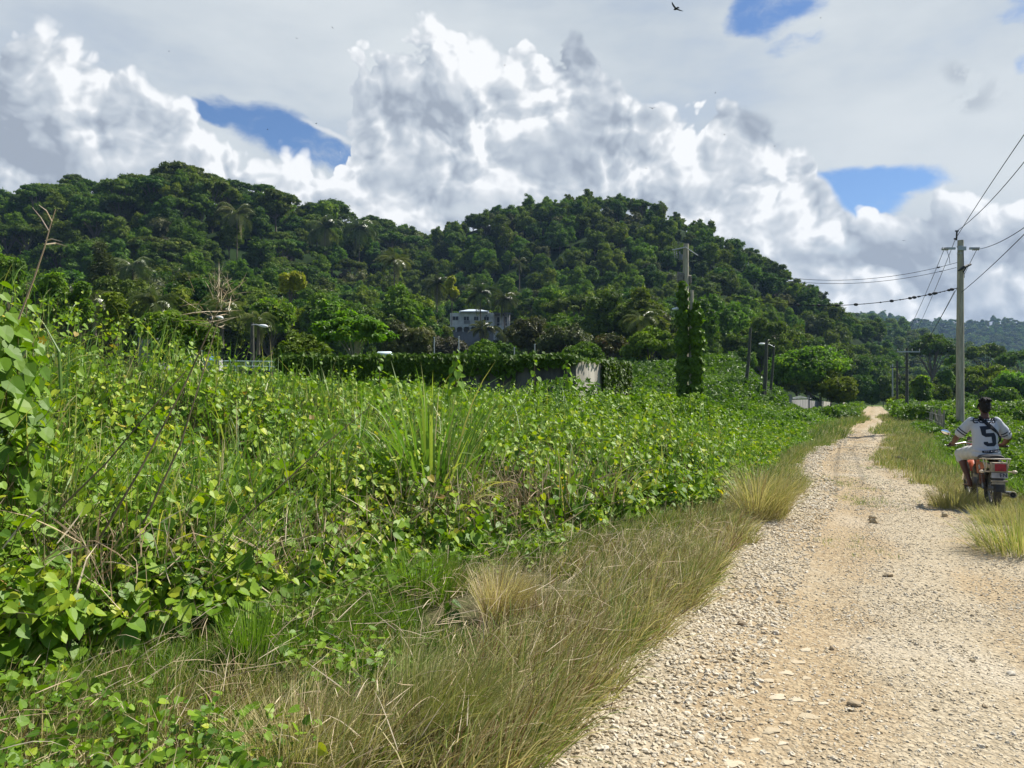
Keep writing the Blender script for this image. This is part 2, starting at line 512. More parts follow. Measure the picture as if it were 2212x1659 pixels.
SIL = [(-1600, 470), (-900, 450), (-300, 460), (0, 425), (60, 405), (150, 398), (230, 396), (290, 392), (330, 375), (390, 372), (440, 378), (470, 388), (540, 405), (600, 418), (640, 440),
       (690, 452), (760, 470), (850, 478), (905, 492), (935, 485), (1000, 462), (1060, 442), (1150, 420), (1240, 412), (1330, 415), (1420, 430),
       (1480, 450), (1540, 480), (1600, 520), (1680, 552), (1750, 595), (1800, 640), (1850, 668), (1900, 690), (1925, 720), (1960, 800), (2000, 850), (2600, 858)]
YR = [(-1600, 240), (400, 240), (700, 280), (905, 330), (1100, 300), (1330, 300), (1600, 270), (1800, 250), (1900, 260), (2000, 280), (2600, 300)]
YF = [(-1600, 80), (300, 84), (700, 95), (1000, 115), (1300, 105), (1600, 105), (1750, 125), (1900, 180), (2000, 230), (2600, 250)]
def hill_z(x, y, canopy=8.0):
    x = np.asarray(x, float); y = np.asarray(y, float)
    ys = np.maximum(y, 20.0)
    u = CX + F * x / ys
    yr, yf = interp(u, YR), interp(u, YF)
    zr = np.maximum(EYE + (CY - interp(u, SIL)) / F * yr - canopy, 0.0)
    b = bank(x, y)
    s_ = np.clip((y - yf) / (yr - yf), 0, 1.6)
    pr = np.where(s_ <= 1, s_ ** 1.7 * (1 + .12 * np.sin(s_ * 9)) / (1 + .12 * np.sin(9.0)), 1 - .8 * (s_ - 1))
    return b + np.maximum(zr - b, 0) * pr * (y > yf)
def bank(x, y):
    ys = np.maximum(y, 15.0)
    u = CX + F * x / ys
    k = np.clip((y - 44) / 30, 0, 1); k = k * k * (3 - 2 * k)
    side = np.clip((1740 - u) / 150, 0, 1)
    return 4.6 * k * side
def ground_z(x, y):
    near = np.exp(-((y - 8) / 30.0) ** 2)
    rut = wav(x, y, .5, 3) * .05 * np.clip((y - 3) / 10, 0, 1)
    return bank(x, y) + rut * 0

# ground sheet: polar-ish grid reaching the horizon
gx = np.concatenate([-np.geomspace(6000, 12, 60), np.linspace(-11.5, 30, 120), np.geomspace(31, 7000, 60)])
gy = np.concatenate([np.linspace(-30, 0, 8), np.linspace(1, 60, 100), np.linspace(61, 130, 50), np.geomspace(135, 9000, 50)])
GX, GY = np.meshgrid(gx, gy)
GZ = ground_z(GX, GY) - .02 + .02 * wav(GX, GY, 1.5, 5) * (np.abs(GX) < 40)
onroad = (GX > road_l(GY) - .3) & (GX < road_r(GY) + .3)
GZ = np.where(onroad, np.minimum(GZ, -.045), GZ)
def grid_faces(ny, nx):
    i = np.arange(ny - 1)[:, None] * nx + np.arange(nx - 1)[None]
    return np.stack([i, i + 1, i + nx + 1, i + nx], -1).reshape(-1, 4)
mg = bpy.data.materials.new('meadow_soil'); mg.use_nodes = True; mg.node_tree.nodes.clear(); t = T(mg.node_tree)
oc = t.node('ShaderNodeTexCoord').outputs['Object']
c1 = t.mix(t.ss(t.noise(oc, .35, 5, .6), .4, .6), (.075, .135, .02), (.11, .19, .03))
c1 = t.mix(t.ss(t.noise(oc, 9, 4, .6), .45, .62), c1, (.10, .09, .045))
nearm = t.ss(t.vm('LENGTH', oc), 22, 12)
c1 = t.mix(t.m('MULTIPLY', nearm, .85), c1, t.mix(t.noise(oc, 14, 4, .7), (.06, .05, .025), (.15, .14, .07)))
b = t.node('ShaderNodeBsdfPrincipled', {'Base Color': c1, 'Roughness': .95, 'Specular IOR Level': .1})
bn = t.node('ShaderNodeBump', {'Height': t.noise(oc, 6, 6, .7), 'Strength': .8, 'Distance': .15})
t.set(b.inputs['Normal'], bn.outputs[0]); t.node('ShaderNodeOutputMaterial', {0: b.outputs[0]})
g = build('ground', np.stack([GX, GY, GZ], -1).reshape(-1, 3), [grid_faces(len(gy), len(gx))], mg, smooth=True)
tag(g, kind='structure')

# road
mr = bpy.data.materials.new('limestone_track'); mr.use_nodes = True; mr.node_tree.nodes.clear(); t = T(mr.node_tree)
oc = t.node('ShaderNodeTexCoord').outputs['Object']
la = t.node('ShaderNodeAttribute', attribute_name='tint').outputs['Fac']        # lateral position 0..1
n1 = t.noise(oc, 1.1, 5, .6)
n2 = t.noise(oc, 22, 4, .65)
vor = t.voro(oc, 26, 1, .5)
vor2 = t.voro(oc, 60, 0, .5)
cream = t.mix(t.ss(vor, .15, .75), (.47, .405, .285), (.31, .255, .17))
cream = t.mix(t.ss(n2, .4, .7), cream, (.44, .375, .265))
brown = t.mix(t.ss(n2, .35, .65), (.27, .195, .11), (.39, .305, .185))
tr = t.m('ADD', t.ss(t.m('ABSOLUTE', t.m('SUBTRACT', la, .36)), .30, .02, 0, .34), t.ss(t.m('ABSOLUTE', t.m('SUBTRACT', la, .80)), .16, .02, 0, .20))
brownf = t.m('MULTIPLY', t.ss(t.m('ADD', t.noise(t.vm('MULTIPLY', oc, (1, .55, 1)), .9, 5, .6), tr), .57, .79), .9)
far = t.ss(t.vm('LENGTH', oc), 16, 24)
band = t.ss(t.noise(t.vm('MULTIPLY', oc, (.05, .34, 1)), 1.0, 3, .5), .40, .56)
brownf = t.m('MAXIMUM', brownf, t.m('MULTIPLY', t.m('MULTIPLY', far, band), .55))
col = t.mix(brownf, cream, brown)
pale = t.ss(t.noise(t.vm('MULTIPLY', oc, (1, .4, 1)), .8, 3, .5), .55, .72)
col = t.mix(t.m('MULTIPLY', pale, .35), col, (.50, .45, .36))
b = t.node('ShaderNodeBsdfPrincipled', {'Base Color': col, 'Roughness': .95, 'Specular IOR Level': .15})
hgt = t.m('ADD', t.m('MULTIPLY', t.m('SUBTRACT', 1.0, vor), .7), t.m('ADD', t.m('MULTIPLY', n2, .5), t.m('MULTIPLY', vor2, -.3)))
bn = t.node('ShaderNodeBump', {'Height': hgt, 'Strength': .9, 'Distance': .022})
t.set(b.inputs['Normal'], bn.outputs[0]); t.node('ShaderNodeOutputMaterial', {0: b.outputs[0]})
ys = np.concatenate([np.arange(-6, 22, .10), np.arange(22, 60, .3), np.arange(60, 150, 1.0)])
nx = 44
def road_z(x, y):
    lat = np.clip((x - road_l(y)) / (road_r(y) - road_l(y)), 0, 1)
    z = .012 + .02 * wav(x, y, 1.2, 8) + .010 * wav(x, y, 6, 9)
    z = z - .028 * np.exp(-((lat - .33) / .12) ** 2) - .02 * np.exp(-((lat - .8) / .1) ** 2)
    return z + .10 * np.maximum(wav(x * .2, y, .8, 12), 0) * np.clip((y - 17) / 6, 0, 1) * np.clip((70 - y) / 20, 0, 1)
lat = np.linspace(0, 1, nx)[None]
yy = ys[:, None] + 0 * lat
rag = .10 * wav(yy * 0 + 3, yy, 5, 21)
xx = (road_l(yy) - .35 + rag) * (1 - lat) + (road_r(yy) + .35 + rag) * lat
zz = road_z(xx, yy)
zz[:, 0] = -.05; zz[:, -1] = -.05; zz[:, 1] -= .012; zz[:, -2] -= .012
rd = build('road', np.stack([xx, yy, zz], -1).reshape(-1, 3), [grid_faces(len(ys), nx)], mr, tint=(lat + 0 * yy).ravel(), smooth=True)
tag(rd, kind='structure')

# hills behind (terrain under the forest)
mh = mat('forest_floor', (.018, .036, .008), .95, var=.5, vscale=.12, spec=.05)
us = np.linspace(-1500, 2150, 150); ss_ = np.linspace(-.06, 1.55, 46)
U, S = np.meshgrid(us, ss_)
HY = interp(U, YF) + S * (interp(U, YR) - interp(U, YF))
HX = (U - CX) / F * HY
HZ = hill_z(HX, HY) - .3 * (S < 0)
hl = build('hills', np.stack([HX, HY, HZ], -1).reshape(-1, 3), [grid_faces(len(ss_), len(us))], mh, smooth=True)
tag(hl, kind='structure')
FARA = [(1500, 700), (1800, 668), (1899, 671), (1927, 673), (1952, 680), (1963, 686), (2000, 684), (2027, 684), (2067, 689), (2090, 692), (2103, 688), (2125, 692), (2140, 686), (2152, 682), (2185, 684), (2212, 695), (2300, 690), (2600, 720), (3000, 760)]
FARB = [(1500, 660), (1850, 672), (1905, 688), (1950, 700), (1997, 712), (2060, 735), (2100, 752), (2200, 775), (2500, 790), (3000, 800)]
def far_h(x, y, sil, yr, depth):
    u = CX + F * x / np.maximum(y, 50)
    z = EYE + (CY - interp(u, sil)) / F * yr
    s_ = np.clip((y - (yr - depth)) / depth, 0, 2)
    return z * np.where(s_ < 1, s_ ** .9, 1 - .6 * (s_ - 1))
def far_hill(sil, yr, depth, canopy, u0, u1):
    us = np.linspace(u0, u1, 120); s2 = np.linspace(0, 1.5, 40)
    U, S = np.meshgrid(us, s2)
    Y = yr - depth + S * depth
    X = (U - CX) / F * Y
    Z = far_h(X, Y, sil, yr, depth) - canopy
    return np.stack([X, Y, Z], -1).reshape(-1, 3), grid_faces(len(s2), len(us))
mb = MB()
for a in ((FARA, 1300, 420, 15, 1450, 3000), (FARB, 520, 230, 11, 1600, 3000)):
    V, Fq = far_hill(*a); mb.add(V, Fq)
fh = mb.build('far_hills', mh, smooth=True)
tag(fh, kind='structure')

# loose gravel, one mesh (nobody could count it)
def ico(sub):
    bm = bmesh.new(); bmesh.ops.create_icosphere(bm, subdivisions=sub, radius=1)
    V = np.array([v.co[:] for v in bm.verts]); Fc = np.array([[v.index for v in f.verts] for f in bm.faces]); bm.free()
    return V, Fc
I1V, I1F = ico(1); I2V, I2F = ico(2)
ms = bpy.data.materials.new('limestone_pebbles'); ms.use_nodes = True; ms.node_tree.nodes.clear(); t = T(ms.node_tree)
at = t.node('ShaderNodeAttribute', attribute_name='tint').outputs['Fac']
oc = t.node('ShaderNodeTexCoord').outputs['Object']
c = t.ramp(at, [(0, (.14, .12, .09)), (.05, (.30, .23, .15)), (.2, (.38, .31, .20)), (.5, (.48, .41, .29)), (.8, (.54, .48, .365)), (1, (.60, .55, .45))])
c = t.mix(t.m('MULTIPLY', t.ss(t.noise(oc, 60, 4, .6), .4, .7), .35), c, (.36, .29, .19))
b = t.node('ShaderNodeBsdfPrincipled', {'Base Color': c, 'Roughness': .92, 'Specular IOR Level': .15})
t.node('ShaderNodeOutputMaterial', {0: b.outputs[0]})
def stones(mb, N, y0, y1, smin, smax, tv, tf, protos=10, pw=1.6):
    y = y0 + (y1 - y0) * rng.uniform(0, 1, N) ** pw
    lt = rng.uniform(-.06, 1.06, N)
    # fewer stones in the wheel tracks
    keep = rng.uniform(0, 1, N) > (.62 * np.exp(-((lt - .34) / .11) ** 2) + .45 * np.exp(-((lt - .8) / .10) ** 2) + .25 * np.exp(-((lt - .6) / .1) ** 2))
    y, lt = y[keep], lt[keep]; n = len(y)
    x = road_l(y) * (1 - lt) + road_r(y) * lt
    s_ = smin + (smax - smin) * rng.uniform(0, 1, n) ** 2.6
    s_ *= np.where(lt < .28, 1.25, .72)
    z = road_z(x, y) + s_ * .10
    pid = rng.integers(0, protos, n)
    for k in range(protos):
        q = pid == k
        if not q.any(): continue
        tvk = tv * (1 + .22 * rng.normal(size=(len(tv), 1))) * np.array([1, rng.uniform(.65, 1), rng.uniform(.45, .7)])
        m_ = q.sum()
        az_ = rng.uniform(0, 6.28, m_)
        nn = norm(np.stack([rng.normal(0, .3, m_), rng.normal(0, .3, m_), np.ones(m_)], -1))
        Rm = frames(nn, np.stack([np.cos(az_), np.sin(az_), 0 * az_], -1))
        scatter(mb, tvk, tf, np.stack([x[q], y[q], z[q]], -1), Rm, s_[q], np.clip(rng.beta(2.4, 1.7, m_), 0, 1))
mb = MB()
stones(mb, 24000, 2.9, 6.0, .0045, .0155, I1V, I1F, pw=1.0)
stones(mb, 1300, 2.9, 6.5, .013, .024, I2V, I2F, pw=1.0)
stones(mb, 22000, 5.5, 12.0, .007, .021, I1V, I1F, pw=1.0)
stones(mb, 11000, 11, 24.0, .011, .032, I1V, I1F, pw=1.2)
stones(mb, 5000, 20, 38.0, .016, .045, I1V, I1F, pw=1.5)
gv = mb.build('gravel', ms)
tag(gv, kind='stuff')
# a few bigger rocks that stand out, and the flat slabs set in the track
def rock(name, u, v, w, h, label, tint, group=None, seed=0, flat=False):
    r_ = np.random.default_rng(seed)
    Y = EYE * F / (v - CY)
    c = P(u, v, Y)
    V = I2V * (1 + .13 * r_.normal(size=(len(I2V), 1)))
    V = V * np.array([w / 2, w / 2 * r_.uniform(.55, .85), h / 2])
    if flat: V = V * (1 + .28 * r_.normal(size=(1, 1)) + .2 * np.sin(3 * np.arctan2(V[:, 1:2], V[:, :1]) + seed)); V[:, 2] = np.minimum(V[:, 2] + .1 * V[:, 0], h * .25)
    V[:, 2] = np.maximum(V[:, 2], -h * .3)
    mbk = MB(); mbk.add(V, I2F, 0, tint)
    o = mbk.build(name, ms, smooth=False)
    o.location = (c.x, c.y, float(road_z(c.x, c.y)) + h * .22)
    o.rotation_euler = (0, 0, r_.uniform(-.5, .5) if flat else r_.uniform(0, 6))
    tag(o, label, 'rock', group)
rocks = [('rock', 1603, 1353, .070, .045, 'small dark grey stone on the pale gravel near the left grass verge', .03, 3),
         ('rock', 1888, 1128, .15, .09, 'angular tan stone in the middle of the track, nearer the camera of a pair', .2, 5),
         ('rock', 1886, 1122, .11, .10, 'smaller tan stone lying just behind another one in mid-track', .3, 6),
         ('rock', 2041, 1116, .10, .09, 'rounded tan stone below the shadow of the motorcycle', .25, 7),
         ('rock', 1920, 1245, .10, .05, 'dull brownish stone flush in the middle of the gravel track', .15, 8),
         ('rock', 2185, 1460, .06, .03, 'flat whitish stone at the right side of the track close to the camera', .95, 9),
         ('rock', 1845, 1528, .075, .035, 'brown flattened stone at the bottom right of the track', .12, 10),
         ('rock', 1797, 1400, .05, .03, 'small dark brown pebble between the pale slabs and the right wheel track', .08, 12)]
for n_, u, v, w, h, lb, tn_, sd in rocks:
    rock(n_, u, v, w, h, lb, tn_, None, sd)
slabs = [(1682, 1501), (1760, 1484), (1652, 1537), (1748, 1546), (1666, 1573), (1560, 1586), (1630, 1590), (1702, 1560), (1596, 1552), (1722, 1508), (1700, 1450),
         (1742, 1462), (1660, 1470), (1600, 1500), (1720, 1425), (1776, 1520), (1690, 1598), (1762, 1588), (1612, 1610), (1740, 1400), (1580, 1640), (1700, 1640)]
for i, (u, v) in enumerate(slabs):
    rock('stone_slab', u, v, random.uniform(.04, .10), random.uniform(.008, .016), 'flat whitish limestone slab set in the brown left wheel track',
         .25 + .45 * random.random(), 'flat slabs in the wheel track', 50 + i, True)
# ---------------------------------------------------------------- foliage materials and tree kinds
L_dark = leafmat('foliage_dark', [(0, (.044, .088, .010)), (.5, (.084, .150, .014)), (.85, (.130, .205, .020)), (1, (.20, .26, .03))], .26, spec=.15)
L_mid = leafmat('foliage_mid', [(0, (.068, .125, .010)), (.5, (.125, .205, .014)), (.85, (.19, .27, .02)), (1, (.26, .32, .03))], .30, spec=.15)
L_olive = leafmat('foliage_olive', [(0, (.055, .068, .018)), (.5, (.092, .115, .026)), (.85, (.135, .155, .035)), (1, (.19, .20, .06))], .22)
L_yel = leafmat('foliage_lime', [(0, (.07, .125, .012)), (.5, (.13, .215, .018)), (.85, (.20, .28, .024)), (1, (.30, .36, .04))], .48, objvar=.12)
L_gold = leafmat('foliage_yellow', [(0, (.20, .22, .01)), (.5, (.36, .37, .015)), (1, (.48, .46, .03))], .36, objvar=.05)
L_rust = leafmat('foliage_rust', [(0, (.06, .08, .015)), (.5, (.11, .115, .022)), (.8, (.17, .12, .03)), (1, (.22, .10, .03))], .22, objvar=.15)
L_grey = leafmat('foliage_greybrown', [(0, (.05, .045, .028)), (.5, (.085, .078, .045)), (1, (.14, .13, .08))], .18)
L_palm = leafmat('palm_leaf', [(0, (.05, .075, .02)), (.5, (.09, .12, .03)), (.85, (.17, .19, .07)), (1, (.30, .29, .15))], .22, rough=.32, spec=.6)
L_bark = mat('bark', (.17, .14, .10), .9, var=.4, vscale=6, bump=.6, bscale=20, stretch=(3, 3, .6))
L_palebark = mat('pale_bark', (.38, .35, .29), .85, var=.35, vscale=6, bump=.4, bscale=20)

def crown(mb, c, w, d, h, nl, cards, size, lobe=(.16, .28), flat=1.0, mi=0, tmpl=(QV, QF), jit=.55, shape='round', core=True, core_mi=None, seed=0, top=0.0):
    """lobed crown filling the ellipsoid of half-axes w,d,h around c"""
    r_ = np.random.default_rng(seed)
    L = []
    for k in range(nl):
        for _ in range(40):
            p = r_.uniform(-1, 1, 3)
            if shape == 'round' and (p ** 2).sum() < 1 and p[2] > -.75: break
            if shape == 'umbrella' and (p[:2] ** 2).sum() < 1 and abs(p[2] - (.6 - .9 * (p[:2] ** 2).sum())) < .35: break
            if shape == 'cone' and np.hypot(p[0], p[1]) < (1 - p[2]) / 2: break
            if shape == 'column' and np.hypot(p[0], p[1]) < .8 * (1 - .35 * max(p[2], 0)): break
        r1 = r_.uniform(*lobe) * max(w, d)
        L.append((p * np.array([w, d, h]) * .80, r1))
    area = np.array([q[1] ** 2 for q in L]); area = area / area.sum()
    cen = np.array([q[0] for q in L])
    rad = np.array([q[1] for q in L])
    cnt = np.maximum((area * cards).astype(int), 8)
    for i in range(nl):
        n = cnt[i]
        dr = norm(r_.normal(size=(n, 3)) + np.array([0, 0, .35]))
        rr = rad[i] * (1 + .24 * r_.normal(size=(n, 1)))
        loc = dr * rr * np.array([1, 1, flat])
        pos = cen[i] + loc
        # drop cards buried in other lobes
        dd = np.linalg.norm((pos[:, None] - cen[None]) / np.array([1, 1, flat]), axis=2) / rad[None]
        dd[:, i] = 9
        keep = dd.min(1) > .72
        pos, dr2 = pos[keep], dr[keep]
        n = len(pos)
        if n == 0: continue
        nn = norm(dr2 + jit * r_.normal(size=(n, 3)) + np.array([0, 0, .3]))
        tipd = dr2 * .6 + r_.normal(size=(n, 3)) * .6 + np.array([0, 0, -.5])
        sz = size * r_.uniform(.6, 1.4, n)
        tn = np.clip(.42 + .22 * r_.normal() * .6 + .2 * r_.normal(size=n), 0, 1)
        scatter(mb, tmpl[0], tmpl[1], pos + np.array(c), frames(nn, tipd), sz, tn, mi)
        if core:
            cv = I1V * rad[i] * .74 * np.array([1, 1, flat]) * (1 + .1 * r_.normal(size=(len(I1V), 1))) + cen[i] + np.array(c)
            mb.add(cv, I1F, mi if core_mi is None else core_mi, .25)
    return cen + np.array(c), rad
def limbs(mb, base, cens, r0, mi=1, n=6, seed=0, fork=.45):
    r_ = random.Random(seed)
    base = Vector(base)
    top = Vector(np.mean(cens, 0))
    f = base.lerp(top, fork); f.x += r_.uniform(-.05, .05) * (top - base).length
    mb.tube([base, base.lerp(f, .5) + Vector((r_.uniform(-.1, .1), 0, 0)) * r0 * 4, f], [r0, r0 * .8, r0 * .65], 8, mi)
    idx = list(range(len(cens))); r_.shuffle(idx)
    for i in idx[:n]:
        e = Vector(cens[i])
        mid = f.lerp(e, .5) + Vector((0, 0, .06 * (e - f).length))
        mb.tube([f, mid, e], [r0 * .5, r0 * .32, r0 * .12], 5, mi)

# --- prototypes for the wooded hills (one mesh each; too far away to show parts)
def proto(kind, seed):
    mb = MB()
    if kind == 'broad':
        cens, _ = crown(mb, (0, 0, 6.4), 4.5, 4.5, 4.0, 34, 3800, .50, (.13, .30), .8, seed=seed, tmpl=(TV, TF))
        limbs(mb, (0, 0, -1), cens, .22, seed=seed); mats_ = [[L_dark, L_mid][seed % 2], L_bark]
    elif kind == 'tall':
        cens, _ = crown(mb, (0, 0, 7.6), 3.5, 3.5, 5.0, 30, 3200, .48, (.16, .34), .85, seed=seed, tmpl=(TV, TF))
        limbs(mb, (0, 0, -1), cens, .2, seed=seed); mats_ = [[L_mid, L_dark][seed % 2], L_bark]
    elif kind == 'umbrella':
        cens, _ = crown(mb, (0, 0, 8.8), 5.8, 5.8, 2.3, 40, 3000, .44, (.10, .22), .38, shape='umbrella', seed=seed, tmpl=(TV, TF), jit=.35)
        limbs(mb, (0, 0, -1), cens, .26, n=12, seed=seed, fork=.5); mats_ = [L_dark, L_bark]
    elif kind == 'olive':
        cens, _ = crown(mb, (0, 0, 6.0), 4.2, 4.2, 3.8, 30, 3000, .42, (.13, .28), .8, seed=seed, tmpl=(TV, TF))
        limbs(mb, (0, 0, -1), cens, .22, seed=seed); mats_ = [L_olive, L_bark]
    elif kind == 'grey':
        cens, _ = crown(mb, (0, 0, 5.6), 3.8, 3.8, 3.6, 18, 1500, .42, (.18, .30), .9, seed=seed, core=False, tmpl=(TV, TF))
        limbs(mb, (0, 0, -1), cens, .2, n=14, seed=seed); mats_ = [L_grey, L_palebark]
    elif kind == 'lime':
        cens, _ = crown(mb, (0, 0, 5.4), 3.2, 3.2, 3.4, 14, 1700, .52, (.22, .36), .9, seed=seed, tmpl=(TV, TF))
        limbs(mb, (0, 0, -1), cens, .18, seed=seed); mats_ = [L_yel, L_bark]
    elif kind == 'bamboo':
        cens, _ = crown(mb, (0, 0, 6.0), 5.2, 5.2, 4.6, 13, 2600, .5, (.22, .34), 1.1, seed=seed, jit=.25, tmpl=(QV * np.array([.5, 1.4, 1]), QF))
        mats_ = [L_olive, L_bark]; mb.tube([(0, 0, -1), (0, 0, 5)], .15, 5, 1)
    return mb, mats_
PROTO = {}
KINDS = {'broad': 5, 'tall': 3, 'umbrella': 2, 'olive': 3, 'grey': 2, 'lime': 2, 'bamboo': 2}
for k_, n_ in KINDS.items():
    for i in range(n_):
        mb, ms_ = proto(k_, 100 * len(PROTO) + i)
        PROTO.setdefault(k_, []).append((mb, ms_))
NAMES = {'broad': ('broadleaf_tree', 'tree'), 'tall': ('tall_broadleaf_tree', 'tree'), 'umbrella': ('umbrella_tree', 'tree'), 'olive': ('olive_green_tree', 'tree'),
         'grey': ('grey_brown_tree', 'tree'), 'lime': ('light_green_tree', 'tree'), 'bamboo': ('bamboo_clump', 'bamboo')}
ptmesh = {}
for k_, lst in PROTO.items():
    ptmesh[k_] = []
    for i, (mb, ms_) in enumerate(lst):
        o = mb.build(NAMES[k_][0] + '_mesh', ms_, link=False)
        ptmesh[k_].append(o.data)
        bpy.data.objects.remove(o)
def plant(kind, x, y, z, s, label, group, rz=None, sx=1.0, idx=None, cat=None):
    me = ptmesh[kind][random.randrange(len(ptmesh[kind])) if idx is None else idx % len(ptmesh[kind])]
    o = bpy.data.objects.new(NAMES[kind][0], me)
    COL.objects.link(o)
    o.location = (x, y, z)
    o.rotation_euler = (0, 0, random.uniform(0, 6.28) if rz is None else rz)
    o.scale = (s * sx, s * sx, s)
    return tag(o, label, cat or NAMES[kind][1], group)

# --- palms: trunk + crown
def palm_meshes(seed, L=3.6, nf=20, dead=3, droop=1.7):
    r_ = random.Random(seed)
    mb = MB()
    for k in range(nf):
        az_ = 6.28 * k / nf + r_.uniform(-.2, .2)
        el0 = r_.uniform(-.2, 1.25) if k >= dead else -1.0
        Ln = L * r_.uniform(.85, 1.1)
        d = Vector((math.cos(az_), math.sin(az_), 0))
        p = Vector((0, 0, 0)); pts = [p.copy()]
        th = el0
        n = 10
        for i in range(n):
            th -= (droop / n) * (.4 + 1.2 * i / n)
            th = max(th, -1.5)
            p = p + (d * math.cos(th) + Vector((0, 0, 1)) * math.sin(th)) * Ln / n
            pts.append(p.copy())
        tint = .98 if k < dead else min(.9, max(0, r_.gauss(.5, .18)))
        mb.tube(pts, [.035 * (1 - i / (n + 2)) for i in range(n + 1)], 3, 0, min(1, tint + .35), caps=False)
        side = Vector((-d.y, d.x, 0))
        m_ = 34
        pos, tips, nr, sz = [], [], [], []
        for j in range(m_):
            s_ = (j + 1) / (m_ + 1) * n
            i = int(s_); q = pts[i].lerp(pts[min(i + 1, n)], s_ - i)
            tang = (pts[min(i + 1, n)] - pts[max(i, 0)]).normalized() if i < n else (pts[n] - pts[n - 1]).normalized()
            ll = Ln * .26 * (1 - (2 * (j / m_) - .8) ** 2 * .55) * r_.uniform(.8, 1.1)
            for sg in (-1, 1):
                tip = (side * sg * .8 + tang * .55 + Vector((0, 0, -.55 - .4 * r_.random()))).normalized()
                pos.append(q[:]); tips.append(tip[:]); nr.append((Vector((0, 0, 1)) + side * sg * .6 + Vector((r_.gauss(0, .2), r_.gauss(0, .2), 0)))[:]); sz.append((ll * .13, ll, ll))
        scatter(mb, QV, QF, np.array(pos), frames(np.array(nr, float), np.array(tips, float)), np.array(sz), np.full(len(pos), tint))
    return mb
palm_protos = []
for i in range(4):
    palm_protos.append(palm_meshes(i, nf=22 + 2 * i, dead=(3, 1, 4, 2)[i], droop=(2.3, 1.9, 2.1, 1.6)[i]).build('palm_crown_mesh', [L_palm], link=False).data)
def palm_depth(u, v, Y, th):
    return min(range(90, 330, 3), key=lambda q: abs(P(u, v, q).z - float(hill_z(P(u, v, q).x, q)) - th) + .004 * abs(q - Y))
def palm(u, v, Y, L, th, label, idx=0, lean=.0, group='coconut palms', name='coconut_palm', trunkmat=None):
    if Y > 80 and 'house' not in label:
        best = palm_depth(u, v, Y, th)
        L *= best / Y; Y = best
        th = max(2.5, P(u, v, Y).z - float(hill_z(P(u, v, Y).x, Y)))
    c = P(u, v, Y)
    e = empty(name, (c.x, c.y, c.z - th))
    cr = bpy.data.objects.new('crown', palm_protos[idx % 4]); COL.objects.link(cr)
    cr.parent = e; cr.location = (lean, 0, th); cr.scale = (L / 3.6,) * 3; cr.rotation_euler = (0, 0, u * .7)
    mb = MB()
    mb.tube([(0, 0, 0), (lean * .2, 0, th * .4), (lean * .6, 0, th * .75), (lean, 0, th)], [.17, .13, .12, .14], 8)
    mb.build('trunk', trunkmat or L_bark, e, True)
    return tag(e, label, 'palm', group)
# palms: their places are needed first, so that the forest leaves their crowns in view
PALMS = [
    (287, 578, 88, 3.4, 9, 'tall coconut palm with drooping pale fronds on the lower left slope', 2),
    (702, 492, 165, 6.2, 12, 'coconut palm below the saddle between the hills', 0),
    (776, 492, 175, 6.0, 12, 'coconut palm with drooping fronds right of another at the saddle', 2),
    (852, 560, 150, 4.4, 10, 'spiky pale coconut palm midway up the slope left of the house', 3),
    (512, 462, 210, 6.5, 12, 'dark coconut palm high on the left hill slope', 1),
    (944, 612, 172, 4.8, 12, 'grey-trunked coconut palm left of the white house', 0),
    (1038, 632, 168, 5.0, 11, 'tall coconut palm standing in front of the white house roof', 1),
    (1090, 644, 172, 4.6, 11, 'coconut palm behind the right wing of the house', 2),
    (1044, 710, 150, 3.4, 3, 'young bright palm at the foot of the white house', 3),
    (1084, 716, 150, 3.4, 3, 'half-dead young palm with hanging pale fronds right of the bright young one', 0),
    (1122, 566, 235, 3.2, 9, 'small-headed palm with a thin pale trunk above the house', 1),
    (334, 655, 76, 3.0, 4, 'low coconut palm right below the tall drooping one', 1),
    (404, 640, 84, 3.2, 5, 'grey-green palm between the lamp posts and the tall palm', 0),
    (480, 668, 60, 2.2, 3, 'palm with yellow dead fronds behind the left lamp posts', 2),
    (205, 650, 62, 2.4, 3, 'low palm with pale arching fronds between the left saplings', 3),
    (558, 690, 66, 2.0, 3, 'small palm with brown hanging fronds behind the right lamp post', 2),
    (1160, 712, 110, 3.0, 4, 'small palm half hidden by the olive brown trees', 1),
    (1480 - 92, 688, 95, 2.8, 4, 'small palm in the wood left of the vine-covered pole', 3),
]
for i_, p_ in enumerate(PALMS):
    if p_[2] > 80 and 'house' not in p_[5]: PALMS[i_] = p_[:4] + (p_[4] + 2.5,) + p_[5:]
CLEAR = [(p_[0], p_[2] if (p_[2] <= 80 or 'house' in p_[5]) else palm_depth(p_[0], p_[1], p_[2], p_[4]), 10 + p_[3] * F / p_[2] * .55) for p_ in PALMS]
CLEAR += [(632, 110, 26), (222, 108, 30)]
